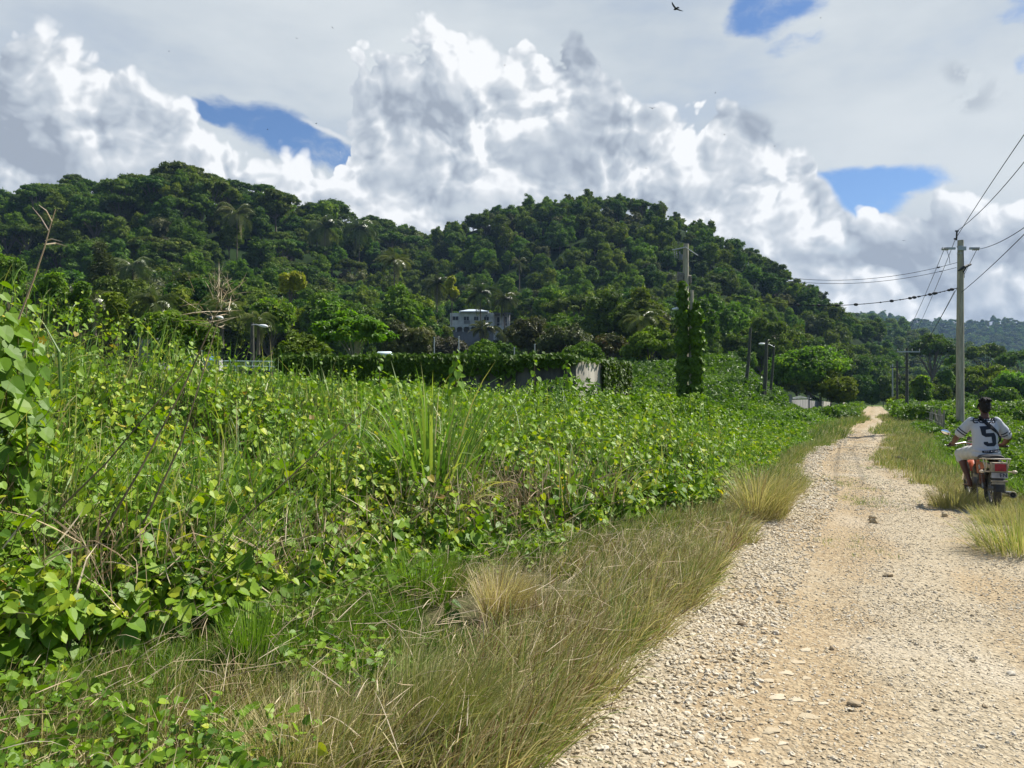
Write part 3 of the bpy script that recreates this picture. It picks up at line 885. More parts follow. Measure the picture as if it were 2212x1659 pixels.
# ---------------------------------------------------------------- forest on the hills
def region(u, s):
    if u > 1930: return 'the flat wood right of the track'
    side = 'the left hill' if u < 905 else ('the middle hill' if u < 1600 else 'the right-hand hill shoulder')
    part = 'lower slope' if s < .33 else ('middle slope' if s < .7 else 'upper slope')
    return 'the ' + part + ' of ' + side
cand = []
y = 78.0
while y < 345:
    st = 5.1 if y < 150 else 5.5
    x = (-260 - CX) / F * y
    while x < (2420 - CX) / F * y:
        px, py = x + random.uniform(-.42, .42) * st, y + random.uniform(-.42, .42) * st
        x += st
        u = CX + F * px / py
        yf, yr = float(interp(u, YF)), float(interp(u, YR))
        s_ = (py - yf) / (yr - yf)
        if u < 1945:
            if py > yr + 10: continue
            if s_ < .02 and not (u > 1835 and py > 122 and (px < road_l(py) - 2 or px > road_r(py) + 3 or py > 138)): continue
            if 930 < u < 1140 and 95 < py < 175: continue
            if 958 < u < 1112 and py < 190: continue
            if any(abs(u - cu) < cw and cY - 13 < py < cY + 1.5 for cu, cY, cw in CLEAR): continue
            if 1040 < u < 1125 and py < 125: continue
            if u < 640 and s_ < .06 and random.random() < .4: continue
            if u > 1560 and s_ < .05: continue
        else:
            if px < road_r(py) + 4 and py < 150: continue
            if py < 128 + max(0, (u - 2060)) * .05: continue
            if py > 330: continue
            s_ = 0
        cand.append((px, py, u, s_))
    y += st
WK = {'broad': .48, 'tall': .27, 'olive': .08, 'grey': .02, 'lime': .06, 'umbrella': .07, 'bamboo': .02}
def pick(u, s_):
    w = dict(WK)
    if u < 905 and s_ > .62: w['umbrella'] = .3; w['lime'] = 0.0; w['grey'] = .02
    if 900 < u < 1945: w['umbrella'] = .02; w['bamboo'] = 0; w['grey'] = .02; w['lime'] = .02; w['tall'] = .34
    if u < 905 and s_ < .35: w['lime'] = .14; w['grey'] = .06
    if 240 < u < 470 and .22 < s_ < .55: w['bamboo'] = .9
    if u > 1945: w.update(umbrella=.35, bamboo=0, grey=.05)
    ks = list(w); tot = sum(w.values()); r_ = random.random() * tot
    for k in ks:
        r_ -= w[k]
        if r_ <= 0: return k
    return ks[0]
cand.sort(key=lambda c: c[1])
ref, rest, nind, nref = {}, [], 0, 0
for (px, py, u, s_) in cand:
    k = pick(u, s_)
    pid = random.randrange(len(ptmesh[k]))
    sc = random.uniform(.5, 1.15) * (1.0 if s_ < .9 else .85)
    if 900 < u < 1945 and s_ > .3: sc *= .85
    if k == 'umbrella' and u < 905 and s_ > .8: sc *= random.uniform(1.0, 1.35)
    if u > 1945: sc *= .62
    z = float(hill_z(px, py)) - .9
    if nind < 290 or (k, pid) not in ref:
        near_ = nind
        adj = {'broad': 'dark round-headed tree', 'tall': 'tall narrow green tree', 'umbrella': 'dark flat-topped spreading tree', 'olive': 'dull olive-green tree',
               'grey': 'grey-brown half-bare tree', 'lime': 'light yellow-green tree', 'bamboo': 'arching feathery bamboo clump'}[k]
        o = plant(k, px, py, z, sc, adj + ' on ' + region(u, s_), adj + 's on ' + region(u, s_), idx=pid)
        ref.setdefault((k, pid), o)
        nind += 1
    else:
        rest.append((px, py, z, sc, k, pid))
# far slopes, smaller instances of the same kinds
farpts = []
for (sil, yr, dep, can, u0, u1, st) in ((FARB, 520, 230, 12, 1840, 2420, 9.5), (FARA, 1300, 420, 17, 1840, 2420, 12.5)):
    y = yr - dep
    while y < yr + 12:
        x = (u0 - CX) / F * y
        while x < (u1 - CX) / F * y:
            px, py = x + random.uniform(-.45, .45) * st, y + random.uniform(-.45, .45) * st
            x += st
            if py > yr + 10: continue
            z = float(far_h(np.float64(px), np.float64(py), sil, yr, dep)) - can - 1
            k = random.choice(['broad', 'broad', 'tall', 'umbrella'])
            farpts.append((px, py, z, random.uniform(.9, 1.3) * (1.15 if st < 12 else 1.35), k, random.randrange(len(ptmesh[k]))))
        y += st
def gn_forest(name, pts, label=None):
    keys = list(ref)
    me = bpy.data.meshes.new(name)
    me.from_pydata([p[:3] for p in pts], [], [])
    for nm, ty in (('scl', 'FLOAT'), ('rot', 'FLOAT'), ('pid', 'INT')):
        me.attributes.new(nm, ty, 'POINT')
    me.attributes['scl'].data.foreach_set('value', [p[3] for p in pts])
    me.attributes['rot'].data.foreach_set('value', [random.uniform(0, 6.28) for p in pts])
    o = bpy.data.objects.new(name, me); COL.objects.link(o)
    ng = bpy.data.node_groups.new(name, 'GeometryNodeTree')
    ng.interface.new_socket('Geometry', in_out='INPUT', socket_type='NodeSocketGeometry')
    ng.interface.new_socket('Geometry', in_out='OUTPUT', socket_type='NodeSocketGeometry')
    n, l = ng.nodes, ng.links
    gi, go = n.new('NodeGroupInput'), n.new('NodeGroupOutput')
    jn = n.new('GeometryNodeJoinGeometry')
    me.attributes['pid'].data.foreach_set('value', [keys.index((p[4], p[5])) for p in pts])
    for k in keys:
        oi = n.new('GeometryNodeObjectInfo'); oi.transform_space = 'ORIGINAL'
        oi.inputs['Object'].default_value = ref[k]; oi.inputs['As Instance'].default_value = True
        sel = n.new('FunctionNodeCompare'); sel.data_type = 'INT'; sel.operation = 'EQUAL'
        na = n.new('GeometryNodeInputNamedAttribute'); na.data_type = 'INT'; na.inputs['Name'].default_value = 'pid'
        l.new(na.outputs[0], sel.inputs[2]); sel.inputs[3].default_value = keys.index(k)
        ip = n.new('GeometryNodeInstanceOnPoints')
        l.new(gi.outputs[0], ip.inputs['Points']); l.new(sel.outputs[0], ip.inputs['Selection'])
        l.new(oi.outputs['Geometry'], ip.inputs['Instance'])
        s1 = n.new('GeometryNodeInputNamedAttribute'); s1.data_type = 'FLOAT'; s1.inputs['Name'].default_value = 'scl'
        r1 = n.new('GeometryNodeInputNamedAttribute'); r1.data_type = 'FLOAT'; r1.inputs['Name'].default_value = 'rot'
        cx = n.new('ShaderNodeCombineXYZ'); l.new(r1.outputs[0], cx.inputs[2])
        l.new(cx.outputs[0], ip.inputs['Rotation']); l.new(s1.outputs[0], ip.inputs['Scale'])
        l.new(ip.outputs[0], jn.inputs[0])
    l.new(jn.outputs[0], go.inputs[0])
    md = o.modifiers.new('instances', 'NODES'); md.node_group = ng
    return tag(o, kind='stuff')
gn_forest('forest', rest)
gn_forest('far_forest', farpts)
print('trees: individual', nind, 'stuff', len(rest), 'far', len(farpts))

# ---------------------------------------------------------------- single trees one can tell apart
def tree(name, label, u, vt, vb, Y, hw, m, shape='round', nl=18, cards=5200, size=None, vbase=None, flat=.9, lobe=(.2, .34), bark=None, seed=0, tm=(TV, TF), group=None,
         core=True, trunk_r=None, nlimb=9, u0=None, jit=.55, cat='tree', depth=None):
    c = P(u, (vt + vb) / 2, Y)
    w = hw / F * Y; h = (vb - vt) / 2 / F * Y
    base = P(u0 if u0 is not None else u, vbase if vbase else vb, Y)
    gz = min(base.z, c.z - h * .7)
    e = empty(name, (base.x, base.y, gz))
    size = size or max(.16, min(.45, .0042 * Y))
    mb = MB()
    cens, _ = crown(mb, (c.x - base.x, 0, c.z - gz), w, depth or w * .8, h, nl, cards, size, lobe, flat, shape=shape, seed=seed + int(u), tmpl=tm, core=core, jit=jit)
    mb.build('crown', [m], e)
    mt = MB()
    limbs(mt, (0, 0, -.3), cens, trunk_r or max(.07, w * .045), 0, nlimb, seed)
    mt.build('trunk', [bark or L_bark], e, True)
    return tag(e, label, cat, group)

tree('rain_tree', 'bright green wide-spreading tree behind the low grey wall at the track', 1752, 738, 850, 92, 98, L_yel, 'umbrella', 44, 9000, .34, 884, .55, (.15, .27), seed=3, depth=4.5, trunk_r=.42, nlimb=16)
tree('rain_tree', 'lower dark-centred part tree leaning over the grey wall, right of the bright spreading tree', 1795, 800, 872, 88, 52, L_mid, 'round', 22, 4500, .3, 886, .7, (.2, .34), seed=4)
tree('broadleaf_tree', 'tall dark tree with bare forked trunk above the wood left of the concrete pole', 2012, 712, 790, 170, 48, L_dark, 'umbrella', 26, 4200, .5, 872, .6, (.18, .3), seed=5, trunk_r=.4, nlimb=12)
tree('broadleaf_tree', 'thin-crowned umbrella tree highest in the wood right of the concrete pole', 2130, 738, 786, 190, 46, L_dark, 'umbrella', 26, 2600, .5, 860, .5, (.13, .22), core=False, seed=6, nlimb=14)
tree('broadleaf_tree', 'dark spreading tree at the right edge behind the wood', 2210, 752, 800, 175, 58, L_dark, 'umbrella', 26, 4000, .5, 860, .5, (.16, .26), seed=7)
tree('broadleaf_tree', 'layered green spreading tree right of the pole above the rider', 2140, 786, 846, 125, 78, L_mid, 'umbrella', 40, 6500, .36, 880, .45, (.13, .22), seed=8, depth=5)
tree('broadleaf_tree', 'light green leafy tree above the rider at the right edge', 2196, 806, 862, 110, 46, L_yel, 'round', 20, 4200, .4, 884, .8, seed=9)
tree('shrub', 'rounded dark green bush on the meadow edge right of the pole', 2165, 838, 884, 100, 48, L_mid, 'round', 18, 4200, .3, 888, .8, seed=10, cat='shrub')
tree('shrub', 'bright leafy sapling beside the stick fence, right of the wooden poles', 1990, 816, 878, 92, 30, L_yel, 'column', 16, 2600, .4, 892, .9, seed=11, cat='shrub')
tree('shrub', 'dark bush behind the bright sapling near the stick fence', 2030, 826, 880, 105, 36, L_dark, 'round', 16, 3000, .4, 888, .9, seed=12, cat='shrub')
tree('shrub', 'yellow-green bush at the foot of the far wooden poles', 1935, 858, 884, 110, 26, L_mid, 'round', 14, 2400, .32, 888, .8, seed=13, cat='shrub')
tree('broadleaf_tree', 'dark vine-draped tree mass just left of the tall concrete pole', 2048, 768, 842, 120, 24, L_dark, 'column', 14, 3600, .34, 882, 1.0, seed=14)
for u_, vt_, hw_, m_, lb_ in ((1858, 800, 26, L_dark, 'dark tree left of the far end of the track'), (1884, 822, 20, L_mid, 'mid green bushy tree closing the far end of the track'), (1908, 806, 24, L_dark, 'dark tree right of the far end of the track, left of the wooden poles'),
                      (1838, 838, 22, L_mid, 'low green bush left of the far end of the track')):
    tree('broadleaf_tree', lb_, u_, vt_, 879, 142, hw_, m_, 'round', 22, 4200, .42, 882, .9, seed=60)
tree('leafy_tree', 'leafy green column-shaped sapling near the left edge, leftmost of three', 112, 586, 705, 46, 36, L_yel, 'column', 22, 3800, .26, 800, 1.0, (.22, .36), seed=20, group='saplings on the left')
tree('leafy_tree', 'slim leafy green sapling, middle one of three left of the coconut palm', 176, 606, 700, 47, 27, L_yel, 'column', 18, 3000, .25, 800, 1.0, (.22, .36), seed=21, group='saplings on the left')
tree('leafy_tree', 'leafy green sapling directly left below the coconut palm, rightmost of three', 246, 622, 720, 45, 34, L_mid, 'column', 20, 3600, .25, 800, 1.0, (.22, .36), seed=22, group='saplings on the left')
tree('leafy_tree', 'yellow-green tree at the left picture edge above the thicket', 8, 532, 640, 60, 40, L_yel, 'round', 20, 3600, .3, 800, 1.0, seed=23)
tree('leafy_tree', 'spreading green tree hiding the middle street lamp on the left', 368, 668, 745, 34, 84, L_yel, 'umbrella', 34, 5000, .17, 800, .6, (.14, .22), seed=24, depth=1.5)
tree('leafy_tree', 'dark leafy tree standing below the middle street lamp on the left', 372, 708, 792, 33, 40, L_dark, 'round', 20, 5000, .17, 806, 1.0, seed=25)
tree('leafy_tree', 'green tree with yellowing leaves left of the left lamp posts', 436, 700, 776, 36, 40, L_yel, 'round', 20, 3800, .17, 800, .9, seed=26)
tree('shrub', 'dense dark green bush left of the vine-covered wall', 655, 718, 812, 33, 62, L_dark, 'round', 26, 9000, .17, 822, .9, (.2, .34), seed=27, cat='shrub')
tree('leafy_tree', 'bright yellow leafy tree on the slope above the left lamp posts', 632, 586, 634, 104, 30, L_gold, 'round', 16, 2200, .42, 700, .9, seed=28)
tree('leafy_tree', 'small lime green tree left of the house roof', 976, 596, 652, 160, 17, L_gold, 'column', 12, 1400, .5, 700, 1.0, seed=29)
tree('leafy_tree', 'open yellow-green tree with pale forked trunk in front of the walled tank', 770, 668, 758, 31, 96, L_yel, 'umbrella', 44, 6500, .17, 822, .5, (.10, .17), bark=L_palebark, core=False, seed=30, trunk_r=.07, nlimb=16, depth=1.7)
tree('leafy_tree', 'upright lime green tree behind the open yellow-green tree', 704, 648, 720, 62, 36, L_yel, 'column', 18, 3200, .3, 790, .9, seed=31)
tree('leafy_tree', 'green tree with lime tips right of the dark bush by the wall', 590, 640, 720, 70, 46, L_yel, 'round', 22, 4200, .32, 790, .9, seed=32)
tree('shrub', 'grey-brown dense bush behind the wall, left of the house', 880, 700, 772, 62, 56, L_olive, 'round', 26, 6500, .22, 800, .8, seed=33, cat='shrub')
tree('shrub', 'grey-green round bush below the white house', 960, 730, 776, 70, 46, L_grey, 'round', 22, 5200, .26, 800, .8, seed=34, cat='shrub')
tree('shrub', 'low green bush below the young palms beside the house', 1058, 742, 780, 66, 52, L_mid, 'round', 24, 5600, .24, 800, .7, seed=35, cat='shrub')
tree('leafy_tree', 'olive brown round tree right of the house palms', 1140, 682, 760, 84, 46, L_olive, 'round', 24, 5200, .3, 800, .9, seed=36)
tree('leafy_tree', 'second olive brown tree right of the house, broader and lower', 1225, 690, 776, 80, 66, L_olive, 'umbrella', 36, 6500, .28, 800, .7, (.14, .24), seed=37)
tree('leafy_tree', 'rust-tinged spreading tree above the pale end of the wall', 1318, 716, 784, 76, 50, L_rust, 'umbrella', 32, 5200, .26, 810, .6, (.14, .24), seed=38)
tree('leafy_tree', 'green spreading tree left of the vine-covered pole', 1405, 700, 796, 72, 62, L_mid, 'umbrella', 36, 6500, .27, 815, .6, (.15, .25), seed=39)
tree('leafy_tree', 'dull green low tree between the rust-tinged tree and the wall', 1270, 742, 786, 58, 48, L_dark, 'round', 22, 5200, .22, 800, .7, seed=40)
tree('casuarina', 'grey-green feathery conifer-like tree on the lower left slope', 222, 470, 645, 105, 44, L_olive, 'cone', 40, 4600, .5, 720, 1.1, (.11, .2), core=False, seed=41, tm=(QV * np.array([.25, 1.6, 1]), QF))
tree('umbrella_tree', 'large dark flat-topped tree crowning the left hill', 392, 349, 410, 236, 74, L_dark, 'umbrella', 60, 6500, .75, 450, .32, (.10, .19), seed=42, nlimb=20, core=False)
tree('umbrella_tree', 'dark flat-topped tree on the ridge left of the large crowning one', 300, 372, 412, 238, 36, L_dark, 'umbrella', 30, 3200, .7, 450, .4, (.14, .24), seed=43)
tree('umbrella_tree', 'dark tree with layered top on the right end of the left ridge', 596, 404, 480, 232, 48, L_dark, 'round', 40, 5200, .7, 500, .42, (.14, .25), seed=44)
tree('umbrella_tree', 'dark layered tree on the ridge near the left picture edge', 100, 392, 436, 232, 56, L_dark, 'umbrella', 42, 4500, .7, 470, .32, (.11, .2), seed=45, core=False)
tree('umbrella_tree', 'dark layered tree on the left ridge between two similar ones', 190, 388, 424, 236, 46, L_dark, 'umbrella', 34, 3800, .7, 460, .34, (.12, .21), seed=46, core=False)
tree('leafy_tree', 'round green tree sticking up at the saddle between the hills', 706, 436, 490, 250, 27, L_mid, 'round', 16, 2600, .7, 530, .95, seed=47)


for p_ in PALMS: palm(*p_)
# ---------------------------------------------------------------- roadside thicket
V_vine = leafmat('vine_leaf', [(0, (.055, .125, .010)), (.35, (.105, .205, .012)), (.7, (.18, .29, .016)), (.9, (.28, .37, .024)), (.965, (.38, .42, .035)), (.985, (.52, .42, .03)), (1, (.30, .19, .08))], .30, rough=.5, tcol=(1.5, 1.55, .35), objvar=0, spec=.3)
V_cane = leafmat('cane_blade', [(0, (.06, .13, .02)), (.4, (.11, .21, .035)), (.7, (.20, .30, .06)), (.85, (.34, .34, .11)), (1, (.50, .40, .23))], .35, rough=.45, objvar=0)
V_grass = leafmat('verge_grass', [(0, (.08, .15, .018)), (.3, (.15, .22, .03)), (.5, (.27, .27, .08)), (.72, (.42, .36, .16)), (.9, (.62, .52, .31)), (.96, (.30, .19, .09)), (1, (.20, .12, .06))], .35, rough=.6, objvar=0, tcol=(1.2, 1.3, .7))
V_green = leafmat('lush_grass', [(0, (.07, .13, .015)), (.5, (.13, .22, .025)), (1, (.24, .34, .05))], .4, rough=.5, objvar=0)
V_dry = leafmat('dry_leaf', [(0, (.20, .12, .06)), (.5, (.42, .32, .19)), (1, (.62, .52, .36))], .2, rough=.7, objvar=0, tcol=(1, 1, 1))
V_stem = mat('stems', (.10, .09, .035), .8, var=.5, vscale=3, color2=(.20, .15, .09))
V_bush = leafmat('field_bush', [(0, (.055, .115, .010)), (.5, (.11, .195, .015)), (.85, (.18, .27, .022)), (1, (.28, .34, .04))], .35, objvar=0, tcol=(1.35, 1.45, .4))

def thick_top(x, y):
    q = (thick_edge(y) - x) * .9
    T_ = .42 + 1.12 * (1 - np.exp(-np.maximum(q, 0) / 2.1)) + .034 * np.maximum(q, 0)
    T_ = T_ + (.24 * wav(x, y, 1.3, 41) + .15 * wav(x, y, 3.2, 42)) * np.clip(q * 1.2, .25, 1)
    T_ = T_ + 1.5 * np.exp(-((x + 7.8) / 3.6) ** 2 - ((y - 12) / 4.5) ** 2) + .5 * np.exp(-((x + 3.15) / .75) ** 2 - ((y - 4.3) / .9) ** 2)
    T_ = T_ - .35 * np.exp(-((x + 2.9) / 1.3) ** 2 - ((y - 8) / 2.5) ** 2)
    lim = 1.6 + (CY - 823) / F * y                      # keep the wall behind in view
    return np.where((y > 12) & (x > -9), np.minimum(T_, lim + .15 * wav(x, y, 2, 44)), T_)
def stems_patch(mb, ms_, N, y0, y1, uL, lsize, tmpl, nleaf=16, qmax=99, stem=True, gap=.0):
    y = rng.uniform(y0, y1, N)
    xl = (uL - CX) / F * y - .6
    xr = thick_edge(y)
    x = xl + (xr - xl) * rng.uniform(0, 1, N)
    q = (xr - x) * .9
    # clumpy, with open brown pockets near the front
    den = wav(x, y, 1.9, 51) + .35
    pocket = np.exp(-((x - .0) / .55) ** 2 - ((y - 8.4) / .7) ** 2) + np.exp(-((x + 1.75) / .45) ** 2 - ((y - 5.7) / .5) ** 2) + .8 * np.exp(-((x + .5) / .4) ** 2 - ((y - 7.7) / .5) ** 2)
    keep = (q < qmax) & (rng.uniform(-.9, .6, N) < den) & (rng.uniform(0, 1, N) > pocket * .8)
    x, y, q = x[keep], y[keep], q[keep]
    n = len(x)
    h = thick_top(x, y) * (.72 + .34 * rng.uniform(0, 1, n)) + .35 * (rng.uniform(0, 1, n) > .96)
    lean = np.stack([rng.normal(.06, .22, n), rng.normal(-.10, .22, n)], -1) * h[:, None] * .7
    lean[:, 0] += .25 * np.exp(-q / .5) * h
    # leaves
    M = nleaf
    s_ = np.clip(.22 + .80 * (np.arange(M)[None] + rng.uniform(0, 1, (n, M))) / M, 0, 1)
    ph = rng.uniform(0, 6.28, (n, 1)) + np.arange(M)[None] * 2.4
    px = x[:, None] + lean[:, :1] * s_ ** 2
    py = y[:, None] + lean[:, 1:] * s_ ** 2
    pz = h[:, None] * (s_ - .10 * s_ ** 3)
    pet = .07 * (1.15 - .7 * s_)
    out_ = np.stack([np.cos(ph), np.sin(ph), 0 * ph], -1)
    pos = np.stack([px, py, pz], -1) + out_ * pet[..., None]
    nn = out_ * .55 + np.array([.15, -.22, .75]) + .33 * rng.normal(size=(n, M, 3))
    tip = out_ * .9 + np.array([0, 0, -.55]) + .25 * rng.normal(size=(n, M, 3))
    sz = lsize * (1.12 - .62 * s_ ** 4) * rng.uniform(.55, 1.25, (n, M))
    pl = rng.normal(.50, .15, (n, 1))
    tn = np.clip(pl + .16 * rng.normal(size=(n, M)) + .22 * (s_ > .9), .02, .955)
    old = rng.uniform(0, 1, (n, M)) > .985
    tn = np.where(old, rng.uniform(.97, 1.0, (n, M)), tn)
    hole = wav(px + 2.1 * pz, py - 1.7 * pz, 3.4, 91) + .35 * wav(px - pz, py + 2 * pz, 8, 92)
    k = ((rng.uniform(0, 1, (n, M)) < .94) & ((hole > -.42) | (rng.uniform(0, 1, (n, M)) < .12))).ravel()
    pos = pos.reshape(-1, 3)[k]; nn = nn.reshape(-1, 3)[k]; tip = tip.reshape(-1, 3)[k]
    scatter(mb, tmpl[0], tmpl[1], pos, frames(nn, tip), sz.ravel()[k], tn.ravel()[k], 0)
    if stem:
        # one thin ribbon triangle strip per stem
        seg = 4
        rows = []
        for i in range(seg + 1):
            a = i / seg
            p = np.stack([x + lean[:, 0] * a * a, y + lean[:, 1] * a * a, h * (a - .10 * a ** 3)], -1)
            w = .005 * (1 - .7 * a)
            rows += [p - np.array([w, 0, 0]), p + np.array([w, w * .6, 0])]
        V = np.stack(rows, 1); kk = 2 * (seg + 1)
        f = np.array([[2 * i, 2 * i + 1, 2 * i + 3, 2 * i + 2] for i in range(seg)])
        Fa = (f[None] + (np.arange(n) * kk)[:, None, None]).reshape(-1, 4)
        mb.add(V.reshape(-1, 3), Fa, 1, .5)
    return n
mb = MB()
n1 = stems_patch(mb, None, 5200, 3.5, 8.0, -60, .105, (LV, LF), 15)
n2 = stems_patch(mb, None, 7500, 7.0, 13.5, -60, .10, (LV, LF), 12, stem=True)
n4 = stems_patch(mb, None, 2400, 3.6, 13, -60, .055, (TV, TF), 16)
n3 = stems_patch(mb, None, 15000, 12.5, 25, -80, .105, (TV, TF), 5, stem=False)
# far part of the thicket: leaf sprigs over the top surface
def field(mb, N, y0, y1, xa, xb_, topf, size, tn0=.45, mi=0, depth=.35, tmpl=(TV, TF), sd=61):
    y = y0 + (y1 - y0) * rng.uniform(0, 1, N) ** 1.15
    a, b_ = xa(y), xb_(y)
    x = a + (b_ - a) * rng.uniform(0, 1, N)
    k = b_ > a
    x, y = x[k], y[k]; n = len(x)
    z = topf(x, y)
    k = z > .06
    x, y, z = x[k], y[k], z[k]; n = len(x)
    z = z * (1 - depth * rng.uniform(0, 1, n) ** 1.5)
    bz = ground_z(x, y)
    nn = np.array([.1, -.35, .7]) + .55 * rng.normal(size=(n, 3))
    tip = rng.normal(size=(n, 3)) + np.array([0, 0, -.3])
    tn = np.clip(tn0 + .16 * wav(x, y, .8, sd) + .17 * rng.normal(size=n), 0, 1)
    scatter(mb, tmpl[0], tmpl[1], np.stack([x, y, z + bz], -1), frames(nn, tip), size * rng.uniform(.6, 1.4, n) * (1 + .012 * (y - y0)), tn, mi)
def wall_lim(x, y):
    """keeps the weeds low enough in front of the boundary wall and the stick fence"""
    u = CX + F * x / y
    vl = interp(u, [(1600, 600), (1655, 835), (1674, 900), (1692, 900), (1708, 894), (1750, 886), (1770, 884), (1800, 880), (1822, 876), (1850, 872), (1870, 600)])
    return np.maximum(EYE - (vl - CY) / F * y, .08) + .08 * wav(x, y, 3, 63)
def farT(x, y):
    q = (thick_edge(y) - x) * .9
    base = np.where(y < 42, thick_top(x, np.minimum(y, 24.0)), 1.0) * np.clip((60 - y) / 22, .55, 1)
    h = np.clip(q * .8, .2, 1) * base * (1 + .22 * wav(x, y, 1.1, 62))
    return np.minimum(h, wall_lim(x, y))
field(mb, 60000, 22, 62, lambda y: (-90 - CX) / F * y, lambda y: thick_edge(y), farT, .16)
for (N_, y0_, y1_, sz_) in ((170, 4.5, 12, .075), (420, 12, 24, .085)):      # shoots standing clear of the mass
    y = rng.uniform(y0_, y1_, N_); x = (-60 - CX) / F * y; x = x + (thick_edge(y) - .5 - x) * rng.uniform(0, 1, N_)
    hh = thick_top(x, y); ex_ = rng.uniform(.12, .42, N_)
    M = 9
    s_ = np.linspace(0, 1, M)[None]; ph = rng.uniform(0, 6.28, (N_, 1)) + np.arange(M) * 2.4
    lx = rng.normal(0, .12, (N_, 1)); ly = rng.normal(0, .12, (N_, 1))
    out_ = np.stack([np.cos(ph), np.sin(ph), 0 * ph], -1)
    pos = np.stack([x[:, None] + lx * s_, y[:, None] + ly * s_, hh[:, None] * .95 + ex_[:, None] * s_], -1) + out_ * .04 * (1.2 - s_[..., None])
    scatter(mb, LV, LF, pos.reshape(-1, 3), frames((out_ * .6 + np.array([0, -.2, .7]) + .3 * rng.normal(size=(N_, M, 3))).reshape(-1, 3), (out_ + np.array([0, 0, -.2])).reshape(-1, 3)),
            (sz_ * (1.1 - .65 * s_) * rng.uniform(.7, 1.2, (N_, M))).ravel(), np.clip(.62 + .14 * rng.normal(size=N_ * M), 0, .95), 0)
vt = mb.build('thicket', [V_vine, V_stem])
tag(vt, kind='stuff')
print('stems', n1, n2, n3, 'verts', len(vt.data.vertices))

# dry sticks and dead blades inside the thicket
mb = MB()
def sticks(N, cx_, cy_, rx, ry, z0, z1, L, w, t0, t1, th=1.1):
    x = rng.normal(cx_, rx, N); y = rng.normal(cy_, ry, N)
    k = x < thick_edge(y) + .1
    x, y = x[k], y[k]; n = len(x)
    blades(mb, np.stack([x, y, rng.uniform(z0, z1, n)], -1), rng.uniform(0, 6.28, n), rng.uniform(.4, 1, n) * L, rng.uniform(.5, 1.2, n) * w,
           rng.normal(.6, .45, n), rng.normal(.4, th, n), rng.uniform(t0, t1, n), 3, 0, rng.uniform(-1.5, 1.5, n))
sticks(1500, .1, 8.3, .8, .8, .0, .7, .5, .010, .0, .9)
sticks(1400, -1.7, 5.6, .65, .6, .0, .6, .42, .008, .0, 1)
sticks(900, -.6, 7.5, .7, .6, .0, .7, .45, .008, .0, 1)
sticks(900, -2.7, 4.8, .6, .5, .0, .7, .45, .009, .0, 1)
sticks(2600, -1.5, 7.5, 2.6, 2.6, .1, .9, .5, .007, .0, 1)
sticks(500, -2.6, 3.9, .5, .3, .3, .9, .5, .012, .2, 1)
# blades of wild cane and reed mixed all through the thicket
for (N_, y0_, y1_, L_r, w_, tl) in ((2700, 4.6, 9, (.35, .95), .013, (.2, 1.0)), (3400, 8.5, 16, (.35, .85), .015, (.2, .95)), (1500, 15, 24, (.3, .7), .018, (.2, .8))):
    y = rng.uniform(y0_, y1_, N_); x = (-60 - CX) / F * y; x = x + (thick_edge(y) - .25 - x) * rng.uniform(0, 1, N_)
    k = wav(x, y, 1.1, 97) > -.15; x, y = x[k], y[k]; n = len(x)
    zt_ = np.maximum(thick_top(x, y) - rng.uniform(.25, .7, n), .05)
    blades(mb, np.stack([x, y, zt_], -1), rng.normal(.6, 1.3, n), rng.uniform(*L_r, n), w_ * rng.uniform(.5, 1.4, n), np.abs(rng.normal(.3, .3, n)), rng.normal(.7, .7, n), rng.uniform(*tl, n), 5, 1, rng.uniform(-1, 1, n))
dd = mb.build('dry_undergrowth', [V_dry, V_cane])
tag(dd, kind='stuff')

# ---------------------------------------------------------------- grasses along the track
def verge_x(y): return np.minimum(road_l(y) + .12, 1e9)
mb = MB()
WA = .55                                                     # wind: blades lean right and away
def tufts(mb, NT, per, xy, Lr, w, tn, th=(.35, .22), bend=(.7, .3), spread=.10, mi=0, seg=4, wind=.8, z=0.0):
    cx_, cy_ = xy(NT)
    n = len(cx_)
    m_ = n * per
    ix = np.repeat(np.arange(n), per)
    sc = rng.uniform(.65, 1.15, n)[ix]
    a = rng.uniform(0, 6.28, m_); r_ = rng.uniform(0, 1, m_) ** .6 * spread
    bx = cx_[ix] + np.cos(a) * r_; by = cy_[ix] + np.sin(a) * r_
    hx = np.cos(a) * .7 + wind * math.cos(WA) + .35 * rng.normal(size=m_)
    hy = np.sin(a) * .7 + wind * math.sin(WA) + .35 * rng.normal(size=m_)
    tt = rng.normal(tn[0], tn[1], n)[ix] + .20 * rng.normal(size=m_)
    blades(mb, np.stack([bx, by, ground_z(bx, by) - .03 + z], -1), np.arctan2(hy, hx), rng.uniform(*Lr, m_) * sc, w * rng.uniform(.6, 1.3, m_),
           np.abs(rng.normal(th[0], th[1], m_)), rng.normal(bend[0], bend[1], m_), np.clip(tt, 0, 1), seg, mi, rng.uniform(-1.2, 1.2, m_))
def between(y0, y1, fa, fb, pw=1.0):
    def f(n):
        y = y0 + (y1 - y0) * rng.uniform(0, 1, n) ** pw
        a, b_ = fa(y), fb(y)
        return a + (b_ - a) * rng.uniform(0, 1, n), y
    return f
rl = lambda y: road_l(y) + .10 * wav(y, y, 3, 71)
te = lambda y: thick_edge(y) - .1
# fine dull grass belt
tufts(mb, 560, 30, between(3.0, 7.5, lambda y: rl(y) - .95, lambda y: rl(y) - .05), (.20, .50), .0062, (.70, .2), (.55, .28), (.9, .5), .06, wind=1.0)
tufts(mb, 560, 28, between(6.5, 13.8, lambda y: np.maximum(te(y), rl(y) - 1.6), lambda y: rl(y) - .03), (.18, .42), .0075, (.66, .2), (.5, .28), (.9, .5), .07, wind=1.0)
